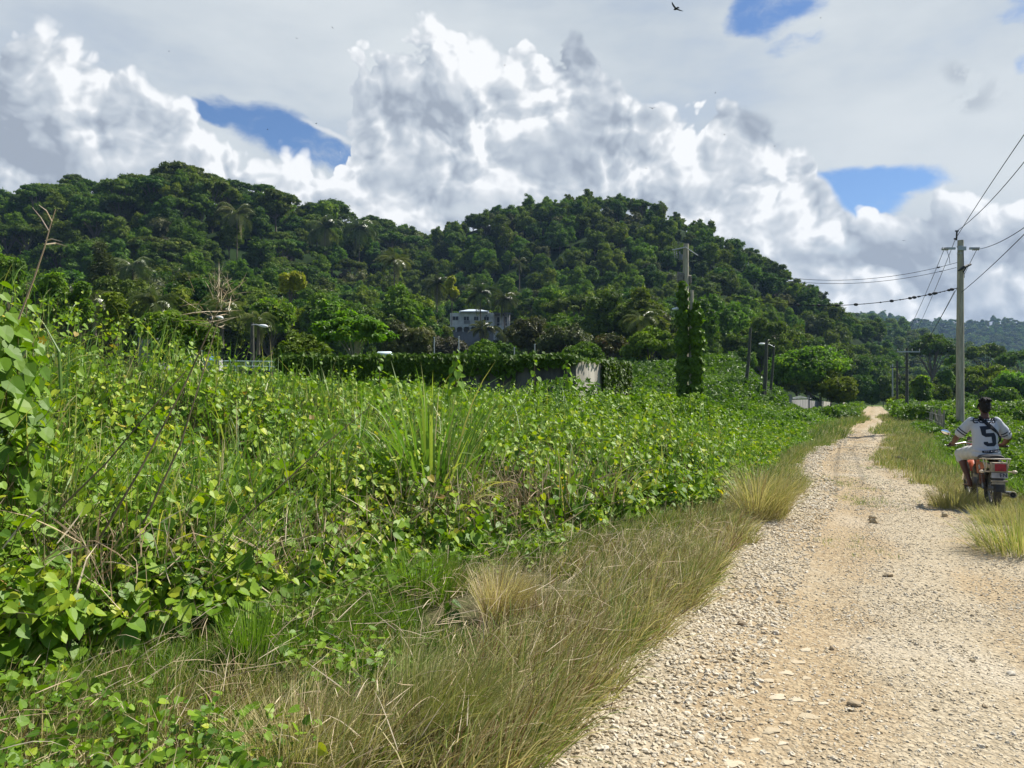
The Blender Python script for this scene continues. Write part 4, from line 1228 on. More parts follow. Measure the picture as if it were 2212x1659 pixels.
# bottom left: green and straw mixture
tufts(mb, 900, 22, between(2.7, 5.2, lambda y: te(y) - .4, lambda y: rl(y) - .6), (.08, .26), .0075, (.30, .26), (.35, .3), (.8, .6), .07, wind=.3)
tufts(mb, 260, 40, between(2.6, 4.2, lambda y: (-60 - CX) / F * y, lambda y: rl(y) - .7), (.16, .38), .0062, (.66, .25), (.5, .3), (.8, .6), .07, wind=.7)
tufts(mb, 420, 30, between(4.5, 9.5, lambda y: te(y) - .1, lambda y: te(y) + .75), (.18, .40), .006, (.32, .14), (.3, .22), (.6, .3), .08, wind=.3)
# beyond the tuft, low strip
tufts(mb, 700, 22, between(14, 34, lambda y: rl(y) - .75, lambda y: rl(y) - .0), (.12, .34), .011, (.42, .2), (.4, .22), (.8, .3), .14, seg=3)
tufts(mb, 500, 16, between(30, 80, lambda y: rl(y) - 1.6, lambda y: rl(y) + .1), (.25, .55), .03, (.36, .14), (.4, .22), (.8, .3), .25, seg=3)
# right side of the track
rr = lambda y: road_r(y) + .06 * wav(y, y, 3, 72)
tufts(mb, 520, 30, between(9.6, 15, lambda y: rr(y) + .02, lambda y: rr(y) + .95), (.10, .26), .006, (.66, .12), (.4, .2), (.8, .3), .12)
tufts(mb, 900, 30, between(14, 32, lambda y: rr(y) - .15, lambda y: rr(y) + 1.7), (.10, .30), .011, (.55, .2), (.35, .25), (.8, .4), .14, seg=3)
tufts(mb, 700, 22, between(30, 70, lambda y: rr(y) - .1, lambda y: rr(y) + 2.4), (.15, .38), .022, (.45, .2), (.35, .22), (.7, .3), .25, seg=3)
tufts(mb, 330, 36, between(5.0, 10.2, lambda y: rr(y) + .30, lambda y: rr(y) + 1.4), (.16, .36), .005, (.60, .13), (.35, .2), (.8, .3), .11, wind=-.3)
# weeds in the middle of the track
def spot(u, v, rx, ry):
    c = P(u, v, EYE * F / (v - CY))
    return lambda n: (rng.normal(c.x, rx, n), rng.normal(c.y, ry, n))
for (u, v, rx, ry, n) in ((1850, 1050, .16, 1.1, 60), (1872, 1082, .18, .5, 40), (1835, 1180, .15, .3, 16), (1880, 1040, .2, .5, 22), (1958, 996, .5, .4, 30), (1865, 905, .5, 3, 40), (1900, 1010, .5, .5, 14)):
    tufts(mb, n, 16, spot(u, v, rx, ry), (.04, .12), .005, (.30, .12), (.5, .3), (.7, .4), .07, wind=.1)
vg = mb.build('verge_grass', [V_grass])
tag(vg, kind='stuff')
# low leafy weeds and dead straw mixed into the verge
mb = MB()
def weeds(N, y0, y1, fa, fb, size):
    y = rng.uniform(y0, y1, N); a, b_ = fa(y), fb(y); x = a + (b_ - a) * rng.uniform(0, 1, N)
    k = wav(x, y, 2.2, 95) > .05; x, y = x[k], y[k]; n = len(x); M = 5
    pos = np.stack([x[:, None] + rng.normal(0, .05, (n, M)), y[:, None] + rng.normal(0, .05, (n, M)), rng.uniform(.04, .26, (n, M))], -1).reshape(-1, 3)
    m_ = len(pos)
    scatter(mb, LV, LF, pos, frames(np.array([0, -.2, .8]) + .45 * rng.normal(size=(m_, 3)), rng.normal(size=(m_, 3))), size * rng.uniform(.4, 1.3, m_), np.clip(.45 + .2 * rng.normal(size=m_), 0, .96), 0)
weeds(1500, 3.2, 8, lambda y: te(y) - .3, lambda y: te(y) + .7, .045)
weeds(700, 2.7, 4.6, lambda y: (-60 - CX) / F * y, lambda y: rl(y) - .8, .04)
n = 3000
y = rng.uniform(2.7, 8.5, n); x = te(y) - .2 + (rl(y) - te(y)) * rng.uniform(0, 1, n)
blades(mb, np.stack([x, y, rng.uniform(.02, .28, n)], -1), rng.normal(.5, 1.2, n), rng.uniform(.10, .34, n), rng.uniform(.0025, .0055, n), rng.uniform(.7, 1.7, n), rng.normal(.5, .8, n), rng.uniform(.3, 1, n), 4, 1, rng.uniform(-1, 1, n))
wd = mb.build('verge_weeds', [V_vine, V_dry])
tag(wd, kind='stuff')
# short lush grass patches
mb = MB()
tufts(mb, 420, 34, between(3.6, 5.6, lambda y: te(y) - .1, lambda y: te(y) + 1.0), (.12, .30), .006, (.5, .2), (.3, .2), (.7, .3), .07, wind=.2)
tufts(mb, 260, 34, between(5.2, 7.6, lambda y: te(y) - .1, lambda y: te(y) + .5), (.14, .34), .006, (.5, .2), (.3, .2), (.7, .3), .08, wind=.2)
tufts(mb, 2600, 14, between(24, 120, lambda y: np.maximum(road_r(y) + 3, (2030 - CX) / F * y), lambda y: (2330 - CX) / F * y, 1.6), (.15, .32), .05, (.55, .2), (.4, .2), (.7, .3), .6, seg=2, wind=.2)
tufts(mb, 1800, 12, between(50, 84, lambda y: (380 - CX) / F * y, lambda y: (1720 - CX) / F * y), (.3, .7), .07, (.15, .15), (.4, .2), (.7, .3), .7, seg=2, wind=.2)
tufts(mb, 1100, 22, between(9.5, 26, lambda y: road_r(y) + 1.2, lambda y: (2300 - CX) / F * y), (.14, .42), .012, (.5, .22), (.35, .25), (.8, .4), .14, seg=3, wind=.3)
lg = mb.build('lush_grass', [V_green])
tag(lg, kind='stuff')

# bushes and weeds right of the track
mb = MB()
def rtop(x, y):
    q = x - road_r(y) - np.where(y < 16, 1.0, 1.5)
    h = (.36 + .26 * wav(x, y, 1.2, 81)) * np.clip(q * 1.4, 0, 1) * np.where(y > 34, 1.1, 1)
    meadow = np.clip((x - road_r(y) - 4.2 - (y - 14) * .10) / 1.2, 0, 1) * (y > 14)
    h = h * (1 - .85 * meadow)
    u = CX + F * x / y
    lim = np.where((u > 1962) & (u < 2050), 914 + 17 * np.clip((u - 1979) / 57, 0, 1), 895)
    return np.where((y > 15) & (y < 63), np.minimum(h, np.maximum(EYE - (lim - CY) / F * y, .1) + .08 * wav(x, y, 2, 86)), h)
field(mb, 15000, 8.5, 22, lambda y: road_r(y) + .8, lambda y: (2300 - CX) / F * y, rtop, .085, .42, depth=.9)
field(mb, 26000, 20, 60, lambda y: road_r(y) + 1.2, lambda y: np.minimum(road_r(y) + 7, (2300 - CX) / F * y), rtop, .13, .42, depth=.8)
field(mb, 26000, 50, 118, lambda y: road_r(y) + 1.0, lambda y: (2330 - CX) / F * y, lambda x, y: .95 + .5 * wav(x, y, .5, 83), .30, .42, depth=.9)
field(mb, 16000, 55, 125, lambda y: (1700 - CX) / F * y, lambda y: road_l(y) - .5, lambda x, y: np.minimum(.7 + .4 * wav(x, y, .6, 84), wall_lim(x, y)), .26, .42, depth=.9)
field(mb, 22000, 50, 84, lambda y: (560 - CX) / F * y, lambda y: (1700 - CX) / F * y, lambda x, y: .6 + .5 * wav(x, y, .4, 85), .30, .16, depth=.9)
bs = mb.build('field_weeds', [V_bush])
tag(bs, kind='stuff')

# ---------------------------------------------------------------- clumps and stalks one can point to
def clump(name, label, u, v, Y, n, Lr, w, m, tn, th, bend, spread, cat='grass clump', group=None, wind=0.0, z0=None, seg=7, droop=2.0, az0=None):
    c = P(u, v, Y); base = (c.x, c.y, (0 if z0 is None else z0))
    mbk = MB()
    a = rng.uniform(0, 6.28, n) if az0 is None else rng.normal(az0[0], az0[1], n)
    r_ = rng.uniform(0, 1, n) ** .6 * spread
    hx = np.cos(a) + wind * math.cos(WA); hy = np.sin(a) + wind * math.sin(WA)
    blades(mbk, np.stack([np.cos(a) * r_, np.sin(a) * r_, np.zeros(n)], -1), np.arctan2(hy, hx), rng.uniform(*Lr, n), w * rng.uniform(.6, 1.3, n), np.abs(rng.normal(th[0], th[1], n)),
           rng.normal(bend[0], bend[1], n), np.clip(rng.normal(tn[0], tn[1], n), 0, 1), seg, 0, rng.uniform(-.9, .9, n), droop)
    o = mbk.build(name, [m])
    o.location = base
    return tag(o, label, cat, group)
clump('cane_grass', 'large clump of long broad green cane blades in the middle of the thicket', 930, 1000, 8.0, 130, (.9, 1.75), .030, V_cane, (.6, .2), (.3, .2), (.85, .5), .34, z0=.4)
clump('cane_grass', 'drooping straw-brown blades at the foot of the large cane clump', 925, 1000, 7.75, 50, (.6, 1.1), .026, V_cane, (.93, .06), (.5, .2), (2.0, .4), .3, z0=.25)
clump('cane_grass', 'upright long blades left of the large cane clump', 600, 1010, 6.8, 40, (.8, 1.25), .020, V_cane, (.35, .2), (.2, .14), (.35, .4), .45, z0=.3)
clump('cane_grass', 'pale green arching cane blades in the left part of the thicket', 470, 980, 6.4, 50, (.7, 1.3), .022, V_cane, (.6, .2), (.35, .2), (.9, .5), .4, z0=.35)
clump('cane_grass', 'upright green cane blades behind the straw burst stalk', 520, 880, 9.5, 40, (.8, 1.3), .026, V_cane, (.55, .2), (.3, .2), (.6, .5), .5, z0=.6)
clump('cane_grass', 'long pale blades rising above the thicket left of the dark wall', 780, 880, 9.6, 34, (.8, 1.35), .024, V_cane, (.65, .2), (.35, .2), (.7, .5), .5, z0=.6)
clump('cane_grass', 'small sheaf of stiff blades in the thicket in front of the pale wall end', 1222, 935, 8.6, 26, (.6, 1.0), .022, V_cane, (.45, .2), (.2, .15), (.5, .4), .16, z0=.35)
clump('cane_grass', 'yellowing arching blades in the thicket at the right, above the verge', 1300, 985, 9.2, 34, (.5, .95), .018, V_cane, (.85, .12), (.4, .2), (1.5, .5), .4, z0=.3)
clump('cane_grass', 'wide dry tan cane leaves hanging at the left edge of the picture', 105, 1130, 4.7, 16, (.5, .9), .036, V_cane, (.97, .03), (.35, .2), (2.0, .4), .22, z0=.35)
clump('cane_grass', 'green and yellow blades crossing in the left of the thicket', 330, 1050, 5.0, 46, (.7, 1.35), .017, V_cane, (.5, .25), (.5, .2), (.4, .5), .3, z0=.25, az0=(.6, .6))
clump('grass_tuft', 'tall golden feathery grass tuft leaning over the left edge of the track', 1648, 1118, 10.2, 1100, (.4, .98), .0055, V_grass, (.70, .16), (.32, .25), (.9, .5), .30, wind=.75, cat='grass tuft', seg=5)
clump('grass_tuft', 'bright green upright grass tuft at the foot of the thicket', 545, 1445, 4.45, 420, (.22, .50), .0065, V_green, (.55, .2), (.12, .12), (.45, .3), .13, cat='grass tuft', seg=5)
clump('grass_tuft', 'second bright green grass tuft right of the upright one', 905, 1290, 6.1, 380, (.25, .5), .008, V_green, (.5, .2), (.2, .15), (.5, .3), .25, cat='grass tuft', seg=5)
clump('grass_tuft', 'big pale olive grass tuft at the right picture edge', 2205, 1215, 8.0, 900, (.28, .62), .0055, V_grass, (.55, .22), (.45, .3), (1.1, .5), .42, wind=-.2, cat='grass tuft', seg=5)
clump('grass_tuft', 'tan grass tuft just left of the motorcycle wheels', 2058, 1100, 11.3, 700, (.18, .40), .0055, V_grass, (.66, .1), (.35, .2), (.8, .3), .32, wind=-.15, cat='grass tuft', seg=5)
clump('grass_tuft', 'grass tuft in front of the motorcycle rear wheel', 2160, 1150, 9.9, 500, (.14, .32), .005, V_grass, (.62, .1), (.3, .2), (.8, .3), .3, wind=-.2, cat='grass tuft', seg=5)
clump('grass_tuft', 'brownish dark tuft on the verge in the lower centre', 1085, 1345, 5.6, 800, (.3, .52), .0042, V_grass, (.86, .08), (.35, .2), (.7, .3), .16, wind=.8, cat='grass tuft', seg=5)
clump('grass_tuft', 'long olive tuft sweeping right at the bottom of the verge', 930, 1600, 3.55, 1100, (.3, .58), .0034, V_grass, (.5, .1), (.45, .2), (.8, .3), .2, wind=1.1, cat='grass tuft', seg=5)
clump('grass_tuft', 'straw-brown tuft at the bottom edge of the picture', 660, 1620, 3.35, 800, (.2, .42), .0034, V_grass, (.72, .1), (.4, .2), (.7, .3), .22, wind=.4, cat='grass tuft', seg=5)

def path(pts):
    return [P(*p) for p in pts]
def stalk(name, label, pts, r0, r1, m, extra=None, cat='stalk', group=None, tint=.5):
    mbk = MB(); q = path(pts)
    mbk.tube(q, [r0 + (r1 - r0) * i / (len(q) - 1) for i in range(len(q))], 5, 0, tint)
    if extra: extra(mbk)
    o = mbk.build(name, m if isinstance(m, list) else [m], smooth=False, loc=q[0])
    return tag(o, label, cat, group)
def burst(u, v, Y, n, L, w, seed=1, th=(.9, .5)):
    def f(mbk):
        c = P(u, v, Y)
        rs = np.random.default_rng(seed)
        m_ = n
        pos = np.array(c) + rs.normal(0, .05, (m_, 3))
        blades(mbk, pos, rs.uniform(0, 6.28, m_), rs.uniform(.35, 1, m_) * L, np.full(m_, w), rs.normal(th[0], th[1], m_), rs.normal(.2, .4, m_), rs.uniform(.4, 1, m_), 3, 1, rs.uniform(-1, 1, m_))
    return f
stalk('dry_stalk', 'tall thin stalk with a burst of dry straw blades, above the left lamp posts', [(205, 1180, 4.6), (300, 1020, 4.7), (400, 830, 4.9), (458, 700, 5.0), (480, 620, 5.05)], .008, .003, [V_stem, V_dry],
      lambda k: (burst(478, 632, 5.05, 46, .22, .005, 1)(k), burst(462, 690, 5.0, 30, .26, .006, 2, (1.4, .4))(k)))
stalk('dry_stalk', 'second slender dark stalk rising right beside the one with the straw burst', [(310, 1130, 4.7), (390, 960, 4.8), (440, 800, 4.9), (472, 690, 5.0)], .007, .0025, V_stem)
stalk('dry_stalk', 'slender dry stalk with three bare twigs near the left edge against the hill', [(40, 690, 4.0), (74, 600, 4.02), (96, 535, 4.04), (108, 490, 4.05), (120, 452, 4.06)], .005, .002, [V_dry],
      lambda k: (k.tube(path([(106, 500, 4.05), (88, 470, 4.1), (70, 448, 4.12)]), [.003, .0028, .0015], 4, 0, .9), k.tube(path([(112, 478, 4.05), (100, 455, 4.0), (84, 443, 4.0)]), [.003, .0028, .0015], 4, 0, .9),
                 k.tube(path([(98, 520, 4.04), (112, 516, 4.0), (134, 522, 3.98)]), [.003, .004, .001], 4, 0, 1), k.tube(path([(94, 528, 4.04), (120, 525, 4.1), (146, 532, 4.12)]), [.003, .005, .001], 4, 0, 1)))
stalk('dry_stalk', 'dark straight stem slanting up to the right in the middle left thicket', [(515, 1128, 5.4), (600, 1055, 5.5), (700, 962, 5.7), (800, 878, 5.9)], .008, .003, V_stem)
stalk('dry_stalk', 'dark stem slanting up right in the left thicket, lowest of the long stems', [(134, 1094, 4.3), (230, 1000, 4.4), (330, 880, 4.5), (403, 800, 4.6)], .006, .003, V_stem)
stalk('dry_stalk', 'long green reed standing upright behind the left thicket', [(95, 700, 4.6), (128, 760, 4.6), (132, 850, 4.6)], .003, .012, V_cane, tint=.5)
# leafy shoots standing clear of the thicket
def shoot(label, u, v0, v1, Y, n, size, seed, tint=.45, name='leafy_shoot', lean=0.0, spread=.05):
    rs = np.random.default_rng(seed)
    a, b_ = P(u, v0, Y), P(u + lean, v1, Y)
    mbk = MB()
    mbk.tube([a, a.lerp(b_, .5), b_], [.006, .005, .002], 5, 1)
    s_ = np.linspace(.05, 1, n)
    ph = np.arange(n) * 2.4
    out_ = np.stack([np.cos(ph), np.sin(ph), 0 * ph], -1)
    pos = np.array(a) + (np.array(b_) - np.array(a)) * s_[:, None] + out_ * spread * (1.2 - s_[:, None])
    scatter(mbk, LV, LF, pos, frames(out_ * .7 + np.array([0, -.3, .6]) + .25 * rs.normal(size=(n, 3)), out_ + np.array([0, 0, -.6])), size * (1.15 - .6 * s_ ** 2) * rs.uniform(.8, 1.2, n), np.clip(rs.normal(tint, .12, n), 0, .93), 0)
    o = mbk.build(name, [V_vine, V_stem], loc=a)
    return tag(o, label, 'plant')
shoot('tall leafy shoot standing above the thicket in front of the dark wall', 985, 850, 756, 7.6, 22, .07, 1)
shoot('leafy shoot left of the tallest one, in front of the vine-hung wall', 820, 850, 775, 8.0, 14, .065, 2)
shoot('thin leafy shoot in front of the dark bare part of the wall', 1155, 850, 765, 8.4, 14, .055, 3)
shoot('tiny leafy shoot right above the pale end of the wall', 1225, 838, 778, 9, 16, .06, 4)
shoot('dark heart-leaved plant alone in the grass of the verge', 975, 1400, 1298, 5.6, 14, .12, 5, .12)
for i, (u, v0, v1, Y) in enumerate(((8, 1150, 655, 4.7), (30, 1200, 690, 4.75), (62, 1180, 735, 4.9), (-20, 1150, 600, 4.6), (48, 1100, 612, 5.0))):
    shoot(['big-leaved plant at the left edge, tallest of the near group', 'big-leaved plant second from the left edge', 'big-leaved plant with its tip beside the yellow flower', 'big-leaved plant cut by the left picture edge',
           'slender plant with pale new leaves above the near group'][i], u, v0, v1, Y, (64, 60, 50, 60, 30)[i], (.125, .12, .11, .125, .08)[i], 10 + i, .42, 'leafy_plant', 10, .15)
mbk = MB()
for k in range(5):
    a = k * 1.256
    mbk.add([(0, 0, 0), (.018 * math.cos(a - .5), -.008, .018 * math.sin(a - .5)), (.028 * math.cos(a), -.012, .028 * math.sin(a)), (.018 * math.cos(a + .5), -.008, .018 * math.sin(a + .5))], [[0, 1, 2, 3]])
fl = mbk.build('flower', [mat('yellow_petal', (.75, .52, .02), .6)])
fl.location = P(94, 735, 4.2)
tag(fl, 'small yellow flower at the top of the thicket by the left edge', 'flower')
# ---------------------------------------------------------------- poles, wires, lamps
M_conc = mat('pole_concrete', (.40, .36, .28), .85, var=.3, vscale=3, bump=.25, bscale=30, stretch=(4, 4, .5))
M_wood = mat('dark_pole_wood', (.085, .085, .065), .9, var=.4, vscale=5, stretch=(4, 4, .3))
M_wood2 = mat('grey_stick_wood', (.34, .29, .22), .9, var=.45, vscale=7, stretch=(4, 4, .4))
M_metal = mat('galvanised_steel', (.34, .36, .36), .5, metal=.5)
M_dark = mat('black_iron', (.03, .03, .032), .6)
M_cable = mat('black_cable', (.025, .027, .03), .6)
M_white = mat('white_enamel', (.75, .76, .76), .4)
M_ceram = mat('grey_insulator', (.33, .33, .32), .35)
M_lamp = mat('lamp_housing', (.70, .72, .72), .4)

def lathe(pts, n=12):
    mbk = MB()
    mbk.tube([(0, 0, z) for z, r in pts], [max(r, .0005) for z, r in pts], n)
    return mbk
def insulator(mb, p, d, L=.22, r=.06, k=3, mi=0):
    p, d = Vector(p), Vector(d).normalized()
    mb.tube([p, p + d * L], r * .4, 6, mi)
    for i in range(k):
        q = p + d * L * (i + .5) / k
        mb.tube([q - d * .018, q, q + d * .018], [r * .5, r, r * .5], 8, mi)

# tall concrete pole at the right
YP = 33.0
pb = P(2074, 930, YP)
cp = empty('utility_pole', (pb.x, pb.y, 0))
def L_(u, v, dy=0): return P(u, v, YP + dy) - Vector((pb.x, pb.y, 0))
mb = MB(); mb.tube([(0, 0, -.2), (0, 0, 4), (L_(2075, 519).x, 0, L_(2075, 519).z)], [.165, .148, .118], 20)
mb.build('shaft', [M_conc], cp, True)
mb = MB()
zc = L_(2075, 538).z
mb.box((0, -.13, zc), (.34, .07, .16)); mb.box((L_(2049, 538).x, -.13, zc), (.42, .07, .09)); mb.box((L_(2101, 538).x, -.13, zc), (.42, .07, .09))
mb.build('crossarm', [M_metal], cp)
for u, sg in ((2049, -1), (2100, 1)):
    mb = MB(); insulator(mb, L_(u, 538, -.15), (sg, 0, .02), .30, .075, 4)
    mb.build('insulator', [M_ceram], cp)
mb = MB(); a = L_(2066, 519, -.12); mb.tube([a, L_(2067, 500, -.12)], .035, 6); mb.box(L_(2067, 499, -.12), (.14, .05, .05)); mb.box(L_(2064, 516, -.12), (.12, .05, .06))
mb.build('top_bracket', [M_dark], cp)
mb = MB(); mb.tube([L_(2070, 585, -.17), L_(2083, 577, -.15), L_(2097, 571, -.1)], [.03, .07, .05], 6); mb.tube([L_(2081, 588, -.14), L_(2088, 576, -.14)], .03, 5); mb.build('lower_bracket', [M_dark], cp)
mb = MB(); mb.tube([L_(2081, 540, -.16), L_(2082, 575, -.16), L_(2083, 600, -.17)], .012, 4); mb.tube([L_(2045, 541, -.1), L_(2051, 556, -.1), L_(2052, 570, -.1)], .010, 4); mb.build('jumper_cable', [M_cable], cp)
mb = MB()
for zz in (.25, .55): mb.tube([(0, 0, L_(2075, 519).z - zz), (0, 0, L_(2075, 519).z - zz - .04)], .128, 14)
mb.build('steel_band', [M_metal], cp)
tag(cp, 'tall round concrete utility pole standing behind the motorcycle rider', 'utility pole')

def wire(a, b, sag, label, r=.012, n=22, name='power_line', lumps=()):
    a, b = Vector(a), Vector(b)
    pts = [a.lerp(b, i / n) - Vector((0, 0, 4 * sag * (i / n) * (1 - i / n))) for i in range(n + 1)]
    mbk = MB(); mbk.tube(pts, r, 4, 0, caps=False)
    for s_ in lumps:
        q = a.lerp(b, s_) - Vector((0, 0, 4 * sag * s_ * (1 - s_)))
        k = 1 + .8 * math.sin(s_ * 91)
        mbk.ball(q, (.05 * k + .02, .03, .028 * k + .02), 6, 4)
    o = mbk.build(name, [M_cable], loc=a)
    return tag(o, label, 'cable')
VP = 37.0
wire(P(2067, 499, YP), P(2345, 170, 17), .35, 'overhead line from the concrete pole tip leaving steepest at the upper right')
wire(P(2064, 516, YP), P(2345, 102, 15.5), -.1, 'overhead line from below the pole tip, crossing the other line near the top')
wire(P(2110, 539, YP), P(2345, 380, 17), .32, 'overhead line from the right end of the crossarm to the right picture edge')
wire(P(2076, 632, YP), P(2345, 368, 17), .12, 'lowest overhead line running right from the middle of the concrete pole')
wire(P(2068, 567, YP), P(1490, 548, VP), 1.0, 'upper of the two wires between the concrete pole and the vine-covered pole', lumps=(.06, .065))
wire(P(2066, 578, YP), P(1490, 556, VP), .95, 'lower of the two wires between the concrete pole and the vine-covered pole', lumps=(.05, .055))
wire(P(2069, 622, YP), P(1500, 620, VP), .82, 'thick cable overgrown with clumps of creeper between the two big poles', .02, lumps=[.02, .03, .045, .06, .075, .08, .095, .11, .13, .135, .15, .165, .19, .2, .23, .27, .33, .36, .43, .5, .52, .58])
FP = 72.0
wire(P(2039, 540, YP), P(1937, 759, FP), .35, 'leftmost slanting wire going down from the concrete pole to the far crossarm')
wire(P(2064, 516, YP), P(1959, 752, FP), .35, 'second slanting wire going down from the concrete pole top to the far pole')
wire(P(2109, 541, YP), P(1984, 759, FP), .35, 'slanting wire passing in front of the concrete pole to the far crossarm right end')
wire(P(2062, 629, YP), P(1959, 800, FP), .3, 'short slanting cable from the lower bracket left of the concrete pole')

# wooden poles further down the track
def wood_pole(label, u, v0, v1, Y, r, arm=None, armz=None, m=M_wood, lean=0.0, name='utility_pole', group=None, base=None):
    a, b_ = P(u, v1, Y), P(u + lean, v0, Y)
    e = empty(name, (a.x, a.y, float(ground_z(a.x, a.y))))
    o_ = Vector(e.location)
    bt = Vector((a.x - lean * .02, a.y, o_.z - .3))
    mbk = MB(); mbk.tube([bt - o_, a.lerp(b_, .5) - o_, b_ - o_], [r * 1.15, r, r * .8], 10)
    mbk.build('shaft', [m], e, True)
    if arm:
        z = P(u, armz, Y).z
        xa, xb_ = P(arm[0], armz, Y).x, P(arm[1], armz, Y).x
        mbk = MB(); mbk.box(((xa + xb_) / 2 - o_.x, -.16, z - o_.z), (xb_ - xa, .10, .12)); mbk.build('crossarm', [M_metal if arm[2] else m], e)
        for k in (0, .33, .67, 1):
            mbk = MB(); insulator(mbk, (xa + (xb_ - xa) * (.02 + .96 * k) - o_.x, -.16, z + .05 - o_.z), (0, 0, 1), .22, .05, 2); mbk.build('insulator', [M_ceram], e)
    return tag(e, label, 'utility pole', group), o_
wood_pole('dark wooden pole with a pale crossarm right of the end of the track', 1959, 752, 900, 72, .14, (1936, 1985, True), 760, base=0)
wood_pole('thinner dark pole with a dark crossarm left of the pale-armed pole', 1938, 780, 881, 100, .13, (1922, 1957, False), 794)
wood_pole('grey slim pole farthest down the right side of the track', 1928, 786, 862, 125, .11, None, None, M_metal)
wood_pole('bare dark wooden pole left of the double-posted street lamp', 1613, 708, 850, 60, .125, lean=8)
wood_pole('bare dark wooden pole in front of the street lamp arm', 1652, 733, 868, 58, .14, lean=4)
wood_pole('short dark wooden stub beside the foot of the street lamp posts', 1649, 845, 872, 57, .14)
def lamp_post(label, u, v0, v1, Y, r, hu, hv, lean=0.0, au=None, m=M_wood, group=None):
    e, o_ = wood_pole(label, u, v0, v1, Y, r, m=m, lean=lean, name='street_lamp', group=group)
    e['category'] = 'street lamp'
    k = Y / F
    h0, h1 = P(hu[0], hv[0], Y), P(hu[1], hv[1], Y)
    mbk = MB(); mbk.tube([P(u + lean, v0 + 6, Y) - o_ + Vector((0, -r, 0)), h0.lerp(P(u + lean, v0 + 6, Y), .4) + Vector((0, -.1, .04)) - o_, h0 - o_], .03, 6); mbk.build('arm', [M_metal], e, True)
    d = (h1 - h0)
    mbk = MB(); mbk.loft([(h0 - o_, (0, .05, 0), (0, 0, .04)), (h0.lerp(h1, .3) - o_, (0, .15, 0), (0, 0, .08)), (h0.lerp(h1, .75) - o_, (0, .17, 0), (0, 0, .09)), (h1 - o_, (0, .05, 0), (0, 0, .04))], 10)
    hd = mbk.build('lamp_head', [M_lamp], e, True)
    return e
lamp_post('street lamp on a dark leaning post, its white head reaching left over the next post', 1665, 744, 862, 60, .10, (1655, 1639), (743, 743), lean=7)
lamp_post('street lamp with white head pointing right, rightmost of the three on the left side', 545, 697, 812, 42, .11, (560, 578), (703, 705))
lamp_post('street lamp on a thick leaning post beside the white concrete block', 450, 682, 790, 41, .13, (468, 482), (684, 687), lean=6)
lamp_post('street lamp half hidden in the spreading green tree, leftmost of the three', 372, 692, 800, 36, .08, (364, 346), (697, 696))

# vine-covered pole pair
vb = P(1482, 825, VP)
vp = empty('utility_pole', (vb.x, vb.y, float(ground_z(vb.x, vb.y))))
o_ = Vector(vp.location)
Q = lambda u, v, dy=0: P(u, v, VP + dy) - o_
mb = MB(); mb.tube([Q(1478, 900), Q(1480, 700), Q(1482, 527)], [.18, .165, .125], 14); mb.build('shaft', [M_conc], vp, True)
mb = MB()
for dz in (0, 4.5, 9, 13):
    mb.tube([Q(1463, 593 + dz), Q(1478, 594 + dz)], .12 if dz == 0 else .11, 8); mb.tube([Q(1486, 597 + dz), Q(1493, 598 + dz)], .08, 6)
mb.build('cable_coil', [mat('old_cable_coil', (.22, .20, .18), .8, var=.4)], vp)
mb = MB(); mb.tube([Q(1452, 540, -.2), Q(1468, 537, -.2), Q(1482, 534, -.2)], .03, 5); mb.tube([Q(1482, 535, -.2), Q(1508, 552, -.2)], .025, 5); mb.build('crossarm', [M_metal], vp)
for (u, v) in ((1456, 541), (1461, 542), (1468, 543)):
    mb = MB(); insulator(mb, Q(u, v, -.2), (.12, 0, -1), .36, .05, 4); mb.build('insulator', [M_ceram], vp)
mb = MB(); mb.tube([Q(1471, 550, -.2), Q(1470, 562, -.2)], .10, 8); mb.build('transformer', [mat('transformer_grey', (.13, .14, .15), .5)], vp)
mb = MB(); mb.tube([Q(1478, 596, -.2), Q(1474, 640, -.2), Q(1456, 668, -.3)], .018, 4); mb.build('hanging_cable', [M_cable], vp)
mb = MB(); mb.loft([(Q(1474, 669, -.3), (.05, 0, 0), (0, .05, .02)), (Q(1462, 667, -.3), (0, .17, 0), (0, 0, .08)), (Q(1452, 668, -.3), (0, .06, 0), (0, 0, .04))], 8); mb.build('lamp_head', [M_lamp], vp)
tag(vp, 'concrete utility pole with its lower half swallowed by creepers, left of a pair', 'utility pole')
e2, o2 = wood_pole('shorter grey pole wrapped in dark creeper, right of the vine-covered pair', 1494, 627, 822, 36.6, .10, m=M_conc)
